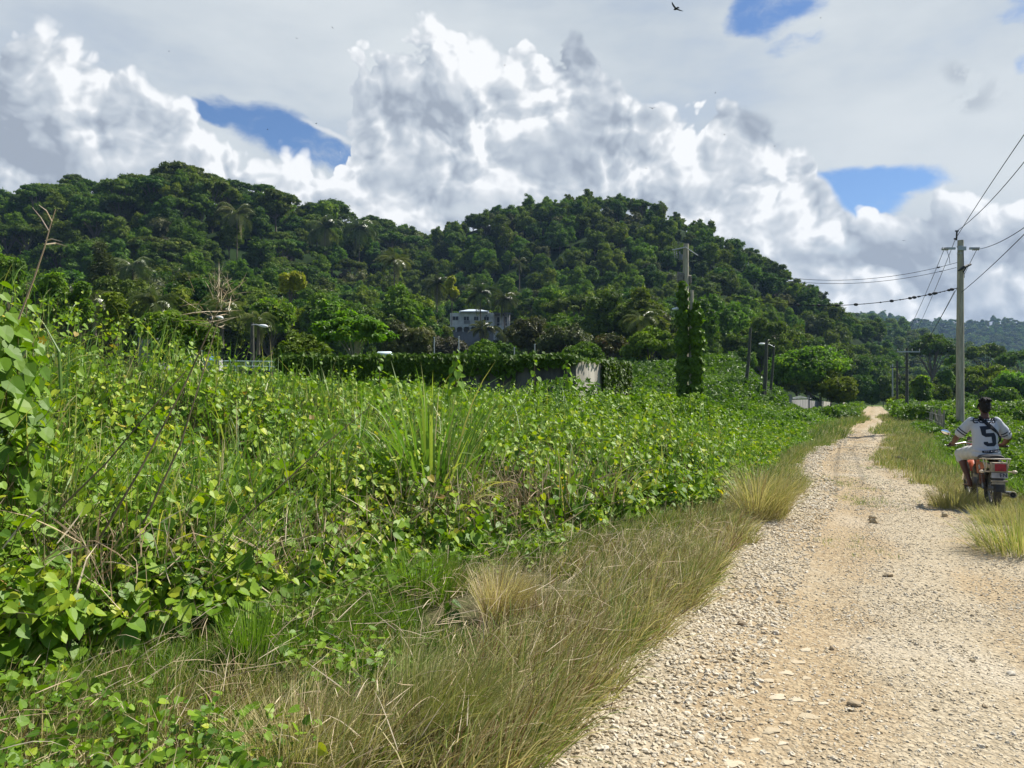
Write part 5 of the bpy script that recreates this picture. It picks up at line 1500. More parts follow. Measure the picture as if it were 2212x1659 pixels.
def vines(label, u0, u1, v0, v1, Y, n, m, par_name='creeper', size=.17, seed=1):
    rs = np.random.default_rng(seed)
    v = v0 + (v1 - v0) * rs.uniform(0, 1, n) ** .9
    f = (v - v0) / (v1 - v0)
    wv = .72 + .25 * np.sin(v * .11 + seed) + .18 * np.sin(v * .31)
    wv *= np.clip(f * 7, .35, 1)
    th = rs.uniform(0, 6.28, n); rad = rs.uniform(.7, 1.05, n) * wv
    uc, hu = (u0 + u1) / 2, (u1 - u0) / 2
    X = ((uc - CX) + hu * rad * np.cos(th)) / F * Y
    Yp = Y + hu / F * Y * rad * np.sin(th)
    Z = EYE - (v - CY) / F * Y
    nn = np.stack([np.cos(th), np.sin(th), 0 * th + .35], -1) + .5 * rs.normal(size=(n, 3))
    mbk = MB()
    scatter(mbk, LV, LF, np.stack([X, Yp, Z], -1), frames(nn, rs.normal(0, .3, (n, 3)) + np.array([0, 0, -1])), size * rs.uniform(.6, 1.3, n), np.clip(.35 + .2 * rs.normal(size=n), 0, 1), 0)
    c = P(uc, v1, Y)
    core = [(P(uc, v0 + (v1 - v0) * k / 8, Y), .55 * hu / F * Y * (1 if k else .3)) for k in range(9)]
    mbk.tube([q for q, _ in core], [r for _, r in core], 8, 0, .05)
    o = mbk.build(par_name, [m], loc=c)
    return tag(o, label, 'creeper')
vines('creeper with yellowish leaves covering the concrete pole, left column of the pair', 1459, 1491, 608, 855, VP - .3, 3900, V_bush, seed=2, size=.15)
vines('dense dark green creeper covering the shorter pole, right column of the pair', 1488, 1520, 652, 855, VP - .5, 4300, L_mid, seed=3, size=.17)

# ---------------------------------------------------------------- walled tank
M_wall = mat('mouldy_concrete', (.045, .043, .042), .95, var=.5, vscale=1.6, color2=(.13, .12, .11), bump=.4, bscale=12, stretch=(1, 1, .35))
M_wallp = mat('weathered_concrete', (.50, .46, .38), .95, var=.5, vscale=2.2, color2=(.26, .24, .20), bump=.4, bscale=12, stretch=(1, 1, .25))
wz = P(0, 773, 25).z
x0, x1 = P(600, 0, 25).x, P(1244, 0, 25).x
wl = empty('tank_wall', (0, 25, 0))
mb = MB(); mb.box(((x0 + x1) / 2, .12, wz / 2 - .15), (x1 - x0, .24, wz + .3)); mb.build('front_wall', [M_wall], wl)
A = Vector((x1, .0, 0)); dr = Vector((.5, .87, 0)); s1, s2 = 1.97, 4.6
def seg_wall(mbk, a, b, h, th=.22):
    d = (b - a); n_ = Vector((-d.y, d.x, 0)).normalized() * th
    V = [a, b, b + n_, a + n_]
    mbk.add([(p.x, p.y, -.3) for p in V] + [(p.x, p.y, h) for p in V], [[0, 1, 5, 4], [1, 2, 6, 5], [2, 3, 7, 6], [3, 0, 4, 7], [4, 5, 6, 7]])
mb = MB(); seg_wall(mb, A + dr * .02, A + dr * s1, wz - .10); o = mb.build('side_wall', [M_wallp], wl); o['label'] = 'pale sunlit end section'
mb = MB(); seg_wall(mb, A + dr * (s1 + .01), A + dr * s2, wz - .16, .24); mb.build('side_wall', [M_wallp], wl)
tag(wl, 'dark mouldy concrete wall with a pale sunlit end, in the middle distance', 'wall')
def wall_vines(label, segs, seed):
    mbk = MB(); rs = np.random.default_rng(seed)
    for (a, b, h, drop, n, m_out) in segs:
        a, b = np.array(a, float), np.array(b, float)
        t_ = rs.uniform(0, 1, n)
        dens = .5 + .5 * np.sin(t_ * 23 + seed) * np.sin(t_ * 51)
        dz = drop * rs.uniform(0, 1, n) ** 1.6 * (.45 + .9 * dens)
        p = a + (b - a) * t_[:, None]
        d = norm((b - a)[None])[0]; out_ = np.array([d[1], -d[0]])
        over = rs.uniform(-.25, .12, n)
        pos = np.stack([p[:, 0] + out_[0] * np.where(dz > .12, .08 + .05 * rs.uniform(0, 1, n), over), p[:, 1] + out_[1] * np.where(dz > .12, .08 + .05 * rs.uniform(0, 1, n), over), h + .06 - dz + .06 * rs.normal(size=n)], -1)
        nn = np.array([out_[0] * .8, out_[1] * .8, .5]) + .45 * rs.normal(size=(n, 3))
        scatter(mbk, LV, LF, pos, frames(nn, rs.normal(0, .4, (n, 3)) + np.array([0, 0, -1.0])), .12 * rs.uniform(.6, 1.3, n), np.clip(.33 + .2 * rs.normal(size=n), 0, 1), 0)
    o = mbk.build('creeper', [L_dark])
    return tag(o, label, 'creeper')
xm = P(1130, 0, 25).x
B = A + dr * s1; C_ = A + dr * s2
wall_vines('dark creeper hanging over the top of the mouldy concrete wall', [((x0, 25), (P(1000, 0, 25).x, 25), wz, 1.3, 5200, 0), ((P(1000, 0, 25).x, 25), (xm, 25), wz, .6, 700, 0), ((xm, 25), (x1, 25), wz, .28, 900, 0), ((x1, 25), (B.x, B.y + 25), wz - .06, .12, 120, 0)], 4)
wall_vines('creeper curtain over the far right section beyond the pale wall end', [((B.x, B.y + 25), (C_.x, C_.y + 25), wz - .1, 1.3, 2600, 0)], 5)
# bare twiggy hangers are part of the wall's look; thin posts behind it
for i, (u, v0, v1) in enumerate(((938, 730, 776), (991, 728, 752), (1111, 752, 776), (1155, 745, 776))):
    a, b_ = P(u, v1 + 10, 38), P(u, v0, 38)
    mbk = MB(); mbk.tube([a, b_], .03, 6); mbk.tube([b_, b_ + Vector((0, 0, .05))], .045, 6)
    o = mbk.build('fence_post', [M_metal], loc=a)
    tag(o, ['tall thin pale post behind the wall, leftmost of four', 'short thin post under the house, second of four', 'short pale post behind the wall, third of four', 'thin pale post behind the bare part of the wall, rightmost'][i], 'post')
a = P(831, 766, 32)
mbk = MB(); mbk.loft([(Vector((-.29, 0, 0)), (0, .3, 0), (0, 0, .09)), (Vector((-.26, 0, 0)), (0, .34, 0), (0, 0, .13)), (Vector((.26, 0, 0)), (0, .34, 0), (0, 0, .13)), (Vector((.29, 0, 0)), (0, .3, 0), (0, 0, .09))], 14)
mbk.tube([(0, 0, -.5), (0, 0, -.05)], .15, 8)
o = mbk.build('water_tank', [mat('pale_blue_plastic', (.62, .74, .76), .4)], smooth=True, loc=None); o.location = a
tag(o, 'small pale blue rounded tank showing above the vine-hung wall', 'tank')

# platform with railing at the left
M_rail = mat('aqua_rail_paint', (.45, .58, .56), .5, var=.2)
M_cblock = mat('light_concrete', (.48, .47, .44), .9, var=.3, vscale=4)
pl = empty('concrete_tank', (P(510, 0, 40).x, 40, 0)); o_ = Vector(pl.location)
zt = P(0, 800, 40).z
mb = MB(); mb.box((P(505, 0, 40).x - o_.x, 1.5, zt / 2), (P(640, 0, 40).x - P(395, 0, 40).x, 3.0, zt)); mb.build('basin_wall', [M_wall], pl)
tag(pl, 'low dark concrete basin below the pale railing on the left', 'tank')
rlg = empty('railing', (P(545, 0, 40).x, 40, zt)); o_ = Vector(rlg.location)
mb = MB()
for v in (779.5, 790.5): mb.tube([P(478, v, 40) - o_, P(614, v + 1.5, 40) - o_], .022, 6)
mb.build('rail', [M_rail], rlg)
for u in (479, 497, 509, 531, 545, 568, 582, 600, 611):
    mb = MB(); mb.tube([P(u, 802, 40) - o_, P(u, 779.5, 40) - o_], .022, 6); mb.build('post', [M_rail], rlg)
tag(rlg, 'long pale aqua pipe railing right of the white concrete block', 'railing')
rl2 = empty('railing', P(424, 770, 41)); o_ = Vector(rl2.location)
mb = MB()
for v in (757, 764): mb.tube([P(409, v, 41) - o_, P(440, v + 1, 41) - o_], .022, 6)
mb.build('rail', [M_rail], rl2)
for u in (410, 424, 439):
    mb = MB(); mb.tube([P(u, 782, 41) - o_, P(u, 757, 41) - o_], .022, 6); mb.build('post', [M_rail], rl2)
tag(rl2, 'short piece of pale railing left of the leaning lamp post', 'railing')
c = P(458, 790, 39.4)
mb = MB(); mb.box((0, 0, 0), (.95, .5, .5), taper=.96); mb.box((-.36, 0, .3), (.2, .4, .14)); mb.box((.34, 0, .29), (.22, .4, .12)); o = mb.build('concrete_block', [M_cblock]); o.location = c
tag(o, 'white concrete block at the foot of the leaning lamp post', 'block')
c = P(458, 775, 39.4)
mb = MB(); mb.ring((0, 0, 0), (.5, -1, .2), .10, .03, 16, 6); mb.tube([(0, 0, -.14), (0, 0, 0)], .05, 8); mb.ball((-.05, 0, -.05), .08, 8, 6); o = mb.build('valve', [mat('blue_valve_paint', (.20, .42, .55), .45)]); o.location = c
tag(o, 'blue valve wheel on top of the white concrete block', 'valve')
bb = P(318, 760, 42)
hut = empty('pump_house', (bb.x, bb.y, 0))
mb = MB(); mb.box((0, 1, bb.z / 2 + .45), (1.0, 2, bb.z + .9)); mb.build('wall', [mat('grey_render', (.19, .19, .19), .9, var=.25)], hut)
mb = MB(); mb.box((0, 1, bb.z + .95), (1.2, 2.2, .1)); mb.build('roof', [M_cblock], hut)
tag(hut, 'small grey hut mostly hidden by bushes on the left', 'hut')

# ---------------------------------------------------------------- house on the hillside
YH = 178.0
hk = YH / F
ho = P(1030, 735, YH)
hs = empty('house', ho)
def HX_(u): return (u - 1030) * hk
def HZ_(v): return (735 - v) * hk
M_hw = mat('white_render', (.78, .77, .74), .9, var=.22, vscale=.5, color2=(.52, .50, .47))
M_hg = mat('grey_render_base', (.30, .29, .29), .9, var=.25, vscale=.6)
M_glass = mat('dark_opening', (.02, .022, .025), .3)
M_roofm = mat('pale_sheet_roof', (.55, .62, .68), .45, metal=.2)
def hbox(mbk, u0, u1, v0, v1, y0, y1, mi=0):
    mbk.box(((HX_(u0) + HX_(u1)) / 2, (y0 + y1) / 2, (HZ_(v0) + HZ_(v1)) / 2), (abs(HX_(u1) - HX_(u0)), y1 - y0, abs(HZ_(v1) - HZ_(v0))), mi=mi)
mb = MB()
hbox(mb, 972, 1066, 676, 705, 0, 9)
mb.build('upper_wall', [M_hw], hs)
mb = MB()
hbox(mb, 968, 1066, 717, 748, -.3, 9); mb.build('base_wall', [M_hg], hs)
mb = MB()
hbox(mb, 968, 1066, 705.01, 716.99, 2.2, 9); mb.build('recessed_wall', [M_hg], hs)
cols = [968, 984, 999, 1014, 1029, 1044, 1064]
for u in cols:
    mb = MB(); hbox(mb, u, u + 2.4, 705.02, 716.98, -.2, .15); mb.build('column', [M_hw], hs)
for a, b_ in zip(cols[:-1], cols[1:]):
    # arch spandrels
    mb = MB(); n = 8
    x0_, x1_ = HX_(a + 2.4), HX_(b_); cx_, rx = (x0_ + x1_) / 2, (x1_ - x0_) / 2
    top_ = HZ_(705.02); hr = .55
    for i in range(n):
        t0, t1 = -1 + 2 * i / n, -1 + 2 * (i + 1) / n
        z0_, z1_ = top_ - hr + hr * .85 * math.sqrt(max(0, 1 - t0 * t0)), top_ - hr + hr * .85 * math.sqrt(max(0, 1 - t1 * t1))
        mb.add([(cx_ + rx * t0, -.15, z0_), (cx_ + rx * t1, -.15, z1_), (cx_ + rx * t1, -.15, top_), (cx_ + rx * t0, -.15, top_),
                (cx_ + rx * t0, .1, z0_), (cx_ + rx * t1, .1, z1_)], [[0, 1, 2, 3], [0, 4, 5, 1]])
    mb.build('arch', [M_hw], hs)
def window(u0, u1, v0, v1, y=-.03, arch=False):
    mb = MB(); hbox(mb, u0 - .5, u1 + .5, v0 - .5, v1 + .5, y - .03, y + .03); f = mb.build('window', [M_hw], hs)
    mb = MB(); um = (u0 + u1) / 2
    hbox(mb, u0, um - .35, v0, v1, y - .05, y - .02); hbox(mb, um + .35, u1, v0, v1, y - .05, y - .02)
    mb.build('pane', [M_glass], f)
    if arch:
        mb = MB(); n = 10; cz = HZ_(v0 - 1.2); r_ = 2.4 * hk
        V = [(HX_(um), y - .05, cz)] + [(HX_(um) + r_ * math.cos(math.pi * i / n), y - .05, cz + r_ * .9 * math.sin(math.pi * i / n)) for i in range(n + 1)]
        mb.add(V, [[0, i + 2, i + 1] for i in range(n)]); mb.build('fanlight', [M_glass], f)
window(977.5, 990, 683.5, 691.5); window(1002, 1013, 684, 692); window(1045.5, 1056, 684.5, 692.3, arch=True); window(1024, 1033, 684, 692)
mb = MB(); hbox(mb, 1002, 1015, 692.2, 699.5, -.06, -.02); mb.build('shutter', [M_hg], hs)
# hipped metal roof over the middle, slab roofs at the sides
mb = MB()
e0, e1, yr0, yr1 = HX_(992), HX_(1056), -1.0, 9.6
zr0, zr1 = HZ_(673), HZ_(663.5)
r0_, r1_ = HX_(1010), HX_(1034)
mb.add([(e0, yr0, zr0), (e1, yr0, zr0), (e1, yr1, zr0), (e0, yr1, zr0), (r0_, 4.3, zr1), (r1_, 4.3, zr1), (e0, yr0, zr0 - .2), (e1, yr0, zr0 - .2), (e1, yr1, zr0 - .2), (e0, yr1, zr0 - .2)],
       [[0, 1, 5, 4], [2, 3, 4, 5], [6, 7, 1, 0], [7, 8, 2, 1], [8, 9, 3, 2], [9, 6, 0, 3], [9, 8, 7, 6]])
mb.add([(e0, yr0, zr0), (e1, yr0, zr0), (e1, yr1, zr0), (e0, yr1, zr0), (r0_, 4.3, zr1), (r1_, 4.3, zr1)], [[3, 0, 4], [1, 2, 5]])
mb.build('roof', [M_roofm], hs)
mb = MB(); hbox(mb, 996, 1052, 673.6, 676, -.5, 9.2); mb.build('gable_wall', [M_hw], hs)
mb = MB(); hbox(mb, 1066.3, 1103, 676.2, 678.4, -.8, 8.5); mb.build('wing_roof', [mat('slab_grey', (.22, .21, .21), .9)], hs)
mb = MB(); hbox(mb, 1066.3, 1101, 678.45, 704, 3.2, 8.4); mb.build('wing_wall', [M_hw], hs)
mb = MB(); hbox(mb, 1066.3, 1102, 704.05, 735, -.5, 8.4); mb.build('wing_base', [M_hw], hs)
for u in (1067.5, 1081, 1085, 1096, 1100):
    mb = MB(); mb.tube([(HX_(u), -.3, HZ_(704)), (HX_(u), -.3, HZ_(678.5))], .11, 8); mb.build('column', [M_hw], hs, True)
for u0, u1 in ((1073, 1078.5), (1090, 1094.5)):
    mb = MB(); hbox(mb, u0, u1, 682, 703, 3.12, 3.18); mb.build('door', [M_glass], hs)
mb = MB(); mb.tube([(HX_(1066.5), -.45, HZ_(698)), (HX_(1101), -.45, HZ_(698))], .05, 6); mb.build('balcony_rail', [M_hw], hs)
tag(hs, 'white two-storey house with arches and a pale hip roof on the hillside', 'house')

# ---------------------------------------------------------------- boundary wall beside the track
M_wgrey = mat('stained_grey_wall', (.34, .325, .30), .95, var=.45, vscale=1.5, color2=(.17, .165, .15), stretch=(1, 1, .3))
M_blue = mat('turquoise_sheet', (.13, .33, .37), .7, var=.45, vscale=3, color2=(.27, .38, .38), stretch=(2, 2, .3))
M_rust = mat('brown_sheet', (.16, .11, .08), .85, var=.4, vscale=3, stretch=(2, 2, .3))
bw = empty('boundary_wall', P(1707, 905, 66))
def wseg(name, u0, Y0, u1, Y1, vt0, vt1, m, par, wavy=False, th=.12):
    o_ = Vector(par.location)
    mbk = MB(); n = 14 if wavy else 1
    V = []
    a, b_ = P(u0, vt0, Y0), P(u1, vt1, Y1)
    for k in range(n + 1):
        p = a.lerp(b_, k / n)
        off = .05 * (k % 2) if wavy else 0
        V += [(p.x - o_.x, p.y + off - o_.y, -.1 - o_.z), (p.x - o_.x, p.y + off - o_.y, p.z - o_.z), (p.x - o_.x, p.y + off + th - o_.y, -.1 - o_.z), (p.x - o_.x, p.y + off + th - o_.y, p.z - o_.z)]
    Fq = []
    for k in range(n):
        i = 4 * k
        Fq += [[i, i + 4, i + 5, i + 1], [i + 3, i + 7, i + 6, i + 2], [i + 1, i + 5, i + 7, i + 3]]
    Fq += [[0, 1, 3, 2], [4 * n, 4 * n + 2, 4 * n + 3, 4 * n + 1]]
    mbk.add(V, Fq)
    return mbk.build(name, [m], par)
wseg('wall_panel', 1707.5, 66.2, 1746, 80, 864, 863, M_wgrey, bw); wseg('wall_panel', 1747, 80.5, 1772, 90, 864.5, 868, M_wgrey, bw)
wseg('wall_panel', 1773, 90.2, 1797, 100, 866, 869, M_wallp, bw); wseg('wall_panel', 1821, 104, 1845, 116, 868, 876, M_wallp, bw)
for u, Y in ((1707, 66), (1746.5, 80.2), (1772.5, 90)):
    p = P(u, 861, Y) - Vector(bw.location); q = P(u, 905, Y) - Vector(bw.location)
    mb = MB(); mb.box((p.x, p.y, (p.z - 1.6 + .8) / 1), (.2, .2, 2.3)); mb.build('pillar', [M_wgrey], bw)
tag(bw, 'stained grey boundary wall left of the track under the bright spreading tree', 'wall')
gt = empty('sheet_gate', P(1684, 902, 63))
g1 = wseg('panel', 1675.5, 62, 1692, 64, 872, 869.5, M_blue, gt, True, .03); g1['label'] = 'faded turquoise corrugated panel'
g2 = wseg('panel', 1692.5, 64, 1706.5, 66, 869, 865.5, M_rust, gt, True, .03); g2['label'] = 'brown corrugated panel'
tag(gt, 'corrugated sheet gate, turquoise and brown, at the near end of the grey wall', 'gate')
tr_ = P(1735, 861, 76)
mb = MB()
for k in range(5):
    mb.tube([P(1712, 862 - k * .8, 68), P(1730, 860 - k * 1.2, 74), P(1752, 860 + k * .5, 82)], .02, 4)
o = mb.build('wire_coil', [M_metal]); tag(o, 'loose strands of wire along the top of the grey boundary wall', 'wire')

# stick fence right of the track
fe = empty('stick_fence', P(2005, 925, 44))
o_ = Vector(fe.location)
r_ = random.Random(5)
n = 32
for k in range(n):
    s_ = k / (n - 1)
    u = 1979 + 57 * s_ ** .9 + r_.uniform(-2.4, 2.4)
    Y = 62 - 25 * s_
    vt = 880 + 12 * s_ + r_.uniform(-12, 8)
    a, b_ = P(u, 870, Y), P(u + r_.uniform(-2.5, 2.5), vt, Y)
    a.z = -.1
    if k in (12, 25): b_ = P(u - 9, vt - 5, Y)
    mb = MB(); rr_ = r_.uniform(.035, .075) * (Y / 45)
    mid = a.lerp(b_, .5) + Vector((r_.uniform(-.06, .06), 0, 0))
    mb.tube([a - o_, mid - o_, b_ - o_], [rr_, rr_ * .9, rr_ * .7], 5); mb.build('stake', [M_wood2], fe)
mb = MB()
for dz in (.35, .75):
    a, b_ = P(1979, 0, 62), P(2036, 0, 37); a.z = b_.z = dz
    mb.tube([a - o_, b_ - o_], .006, 4)
mb.build('fence_wire', [M_metal], fe)
tag(fe, 'rough fence of crooked grey sticks right of the track, left of the tall pole', 'fence')
# fallen stick on the track
a, b_ = P(1926, 985 + 6, 20.3), P(1962, 999, 19.2); a.z = .05; b_.z = .06
mb = MB(); mb.tube([a, a.lerp(b_, .5) + Vector((0, 0, .03)), b_], [.02, .03, .02], 6); o = mb.build('stick', [M_wood], loc=a)
tag(o, 'dark fallen stick lying at the right edge of the track', 'stick')

# ---------------------------------------------------------------- birds
M_bird = mat('dark_plumage', (.015, .014, .014), .8)
def bird(u, v, Y, span, label, roll=.0, yaw=0.0, group=None, dih=.35):
    mbk = MB()
    mbk.ball((0, 0, 0), (.09 * span, .28 * span * .6, .07 * span), 10, 8)
    mbk.ball((0, .19 * span, .01), (.035 * span, .05 * span, .035 * span), 8, 6)
    mbk.add([(-.05 * span, -.15 * span, 0), (.05 * span, -.15 * span, 0), (.09 * span, -.32 * span, 0), (-.09 * span, -.32 * span, 0)], [[0, 1, 2, 3]])
    o = mbk.build('bird', [M_bird], smooth=True)
    for sg in (-1, 1):
        m2 = MB(); rows = []
        for k, (s_, ch, sw) in enumerate(((0, .16, 0), (.15, .17, .03), (.3, .16, .02), (.42, .11, -.03), (.52, .03, -.10))):
            z = math.sin(dih) * s_ * span * (1.2 - s_)
            rows += [(sg * s_ * span, (ch / 2 + sw) * span, z + .01), (sg * s_ * span, (-ch / 2 + sw) * span, z)]
        V = rows + [(a_, b2, c2 + .012 * span) for a_, b2, c2 in rows]
        n_ = len(rows)
        Fq = [[2 * i, 2 * i + 1, 2 * i + 3, 2 * i + 2] for i in range(4)] + [[n_ + 2 * i, n_ + 2 * i + 2, n_ + 2 * i + 3, n_ + 2 * i + 1] for i in range(4)]
        for i in range(4):
            Fq += [[2 * i, 2 * i + 2, n_ + 2 * i + 2, n_ + 2 * i], [2 * i + 1, n_ + 2 * i + 1, n_ + 2 * i + 3, 2 * i + 3]]
        m2.add(V, Fq); m2.build('wing', [M_bird], o, False)
    o.location = P(u, v, Y)
    o.rotation_euler = (.15, roll, yaw)
    return tag(o, label, 'bird', group)
bird(1460, 19, 70, 1.35, 'largest dark bird gliding at the top of the sky', .38, .5)
bird(1409, 234, 150, 1.2, 'small bird with level wings over the right flank of the big cloud', 0, 0)
for (u, v, lb) in ((641, 83, 'tiny dark bird in the grey veil left of the tall cloud tower'), (365, 111, 'tiny dark bird high above the left hill'), (718, 60, 'tiny dark bird just left above the cloud tower'),
                   (578, 280, 'tiny bird inside the left blue gap'), (683, 267, 'tiny bird at the upper rim of the left blue gap'), (1090, 141, 'tiny bird beside the right rim of the middle cloud tower'),
                   (1545, 201, 'tiny bird above the small bright cloud head on the right'), (1772, 39, 'tiny bird near the top right blue gap'), (1565, 291, 'tiny bird before the bright cloud folds right of centre'),
                   (1673, 316, 'tiny bird low left of the right blue gap'), (1396, 364, 'tiny bird above the middle hill crest'), (1952, 520, 'tiny bird left of the concrete pole top')):
    bird(u, v, 230, .9, lb, random.uniform(-.8, .8), random.uniform(0, 3))
# ---------------------------------------------------------------- motorcycle and rider (local frame: +y forward, rear wheel on the ground at the origin)
HEAD = R(-18)
BX, BY = 6.87, 11.05
M_tyre = mat('tyre_rubber', (.03, .029, .028), .85, var=.4, vscale=12, color2=(.11, .095, .075))
M_chrome = mat('chrome', (.62, .62, .60), .22, metal=1.0)
M_dull = mat('dusty_aluminium', (.33, .32, .30), .5, metal=.7, var=.4)
M_blk = mat('black_plastic', (.022, .022, .024), .5, var=.3, color2=(.07, .06, .05))
M_orange = mat('orange_red_paint', (.42, .085, .028), .35, var=.35, vscale=5, color2=(.28, .07, .03))
M_pink = mat('faded_red_plastic', (.48, .16, .11), .5, var=.3)
M_lens = mat('tail_light_red', (.38, .012, .03), .25, var=.3, vscale=20, color2=(.20, .01, .02), spec=.6)
M_tan = mat('dusty_cream_plastic', (.40, .33, .24), .6, var=.3, vscale=9)
M_mirror = mat('mirror_glass', (.85, .87, .88), .03, metal=1.0)
M_plate = mat('plate_white_shaded', (.50, .46, .46), .5, var=.4, vscale=9)  # darker blotchy white: partial shadow on the plate put into its colour
M_platetxt = mat('plate_ink', (.03, .03, .05), .6)
M_seat = mat('seat_vinyl', (.03, .028, .027), .55)

mo = empty('motorcycle', (BX, BY, .012), HEAD)
tag(mo, 'small orange-red motorcycle seen from behind at the right side of the track', 'motorcycle')
def part(name, mbk, m, parent=None, smooth=True, label=None):
    o = mbk.build(name, m if isinstance(m, list) else [m], parent or mo, smooth)
    if label: o['label'] = label
    if smooth:
        try: o.data.set_sharp_from_angle(angle=R(40))
        except Exception: pass
    return o
def wheel(y, r, w, name='wheel'):
    c = Vector((0, y, r))
    mb = MB(); 
    n, prof = 40, [(-.5, -.30), (-.48, -.12), (-.36, -.03), (-.15, 0), (.15, 0), (.36, -.03), (.48, -.12), (.5, -.30)]
    V = []
    for i in range(n):
        th = 2 * math.pi * i / n
        for px, pr in prof:
            rr_ = r + pr * .22 + (.004 * (-1) ** i if abs(px) < .45 else 0)
            V.append((px * w, y + math.cos(th) * rr_, r + math.sin(th) * rr_))
    k = len(prof)
    mb.add(V, [[i * k + j, i * k + (j + 1) % k, ((i + 1) % n) * k + (j + 1) % k, ((i + 1) % n) * k + j] for i in range(n) for j in range(k)])
    wh = part(name, mb, M_tyre, smooth=True)
    mb = MB(); mb.ring(c, (1, 0, 0), r - .075, .016, 32, 6); part('rim', mb, M_dull, wh)
    mb = MB(); mb.tube([c - Vector((.06, 0, 0)), c + Vector((.06, 0, 0))], .035, 12)
    part('hub', mb, M_dull, wh)
    mb = MB()
    for i in range(24):
        th = 2 * math.pi * i / 24
        mb.tube([c + Vector((.03 * (-1) ** i, .03 * math.cos(th), .03 * math.sin(th))), c + Vector((0, (r - .08) * math.cos(th + .2), (r - .08) * math.sin(th + .2)))], .0022, 4, caps=False)
    part('spokes', mb, M_chrome, wh, False)
    return wh
wheel(0, .30, .10); wheel(1.24, .30, .08)
# frame and engine
mb = MB()
mb.tube([(0, 1.02, .80), (0, .60, .74), (0, .10, .68), (0, -.25, .66)], .022, 8)
mb.tube([(0, .98, .72), (0, .82, .32), (0, .45, .25), (0, .22, .30)], .02, 8)
for sx in (-1, 1):
    mb.tube([(sx * .09, .30, .66), (sx * .09, .28, .42), (sx * .085, .30, .28)], .015, 6)
    mb.tube([(sx * .085, .30, .30), (sx * .09, .02, .30)], .018, 6)
part('frame', mb, M_blk)
mb = MB(); mb.box((0, .52, .36), (.20, .28, .18)); mb.tube([(0, .60, .42), (0, .72, .56)], .07, 12); 
for k in range(6): mb.box((0, .62 + k * .018, .44 + k * .022), (.17, .13, .006), Matrix.Rotation(-.7, 3, 'X'))
mb.tube([(-.14, .50, .34), (.14, .50, .34)], .075, 14); part('engine', mb, M_dull)
mb = MB(); mb.loft([((0, .98, .78), (.04, 0, 0), (0, 0, .04)), ((0, .90, .80), (.12, 0, 0), (0, 0, .085)), ((0, .75, .80), (.14, 0, 0), (0, 0, .095)), ((0, .60, .77), (.10, 0, 0), (0, 0, .07)), ((0, .54, .75), (.05, 0, 0), (0, 0, .04))], 18)
part('fuel_tank', mb, M_orange)
mb = MB(); mb.loft([((0, .60, .745), (.07, 0, 0), (0, 0, .02)), ((0, .50, .735), (.11, 0, 0), (0, 0, .04)), ((0, .20, .725), (.13, 0, 0), (0, 0, .045)), ((0, -.12, .745), (.12, 0, 0), (0, 0, .045)), ((0, -.20, .755), (.09, 0, 0), (0, 0, .025))], 18)
part('seat', mb, M_seat)
for sx in (-1, 1):
    mb = MB(); mb.loft([((sx * .10, .44, .58), (.01, 0, 0), (0, .03, .09)), ((sx * .125, .30, .58), (.015, 0, 0), (0, .02, .10)), ((sx * .13, .12, .60), (.012, 0, 0), (0, .02, .07)), ((sx * .12, -.06, .63), (.01, 0, 0), (0, .01, .03))], 12)
    part('side_panel', mb, M_orange)
    mb = MB(); mb.loft([((sx * .115, .02, .66), (.012, 0, 0), (0, 0, .035)), ((sx * .12, -.15, .64), (.014, 0, 0), (0, 0, .035)), ((sx * .10, -.30, .63), (.012, 0, 0), (0, 0, .025))], 10)
    part('tail_panel', mb, M_tan)
    # shock absorber
    a, b_ = Vector((sx * .125, -.02, .30)), Vector((sx * .125, .12, .62))
    mb = MB(); mb.tube([a, b_], .014, 8); mb.tube([b_.lerp(a, .0), b_.lerp(a, .18)], .03, 10); so_ = part('shock_absorber', mb, M_dull)
    mb = MB(); pts = []
    d = (b_ - a).normalized(); ax = d.orthogonal().normalized(); ay = d.cross(ax)
    for i in range(73):
        th = i / 8 * 2 * math.pi
        pts.append(a.lerp(b_, .2 + .62 * i / 72) + ax * .032 * math.cos(th) + ay * .032 * math.sin(th))
    mb.tube(pts, .0055, 5); part('spring', mb, mat('spring_steel', (.25, .10, .06), .5, metal=.4), so_)
    # swingarm
    mb = MB(); mb.tube([(sx * .09, .36, .30), (sx * .10, 0, .30), (sx * .10, -.05, .30)], .02, 8); part('swingarm', mb, M_blk)
    # footpeg
    mb = MB(); mb.tube([(sx * .12, .52, .27), (sx * .25, .52, .27)], .013, 8); part('footpeg', mb, M_blk)
# rear fender: curved strip
mb = MB(); V = []
for i in range(13):
    th = R(20 + i * 11); 
    for x_, dz in ((-.075, -.025), (-.05, 0), (.05, 0), (.075, -.025)):
        rr_ = .365 + dz
        V.append((x_, -math.sin(th - R(60)) * rr_ * 1.0, .30 + math.cos(th - R(60)) * rr_))
mb.add(V, [[4 * i + j, 4 * i + j + 1, 4 * i + j + 5, 4 * i + j + 4] for i in range(12) for j in range(3)])
part('rear_fender', mb, M_blk)
mb = MB(); mb.box((0, -.33, .435), (.20, .05, .022)); mb.box((-.01, -.325, .405), (.16, .06, .028), taper=.8); part('fender_flap', mb, M_tan, smooth=False)
# tail light
mb = MB(); mb.box((0, -.30, .625), (.20, .10, .13), taper=.97); tl = part('tail_light', mb, M_tan, smooth=False)
mb = MB(); mb.box((.008, -.357, .625), (.135, .02, .10)); part('lens', mb, M_lens, tl, False)
mb = MB(); mb.box((0, -.26, .545), (.20, .16, .012)); part('light_bracket', mb, M_blk, smooth=False)
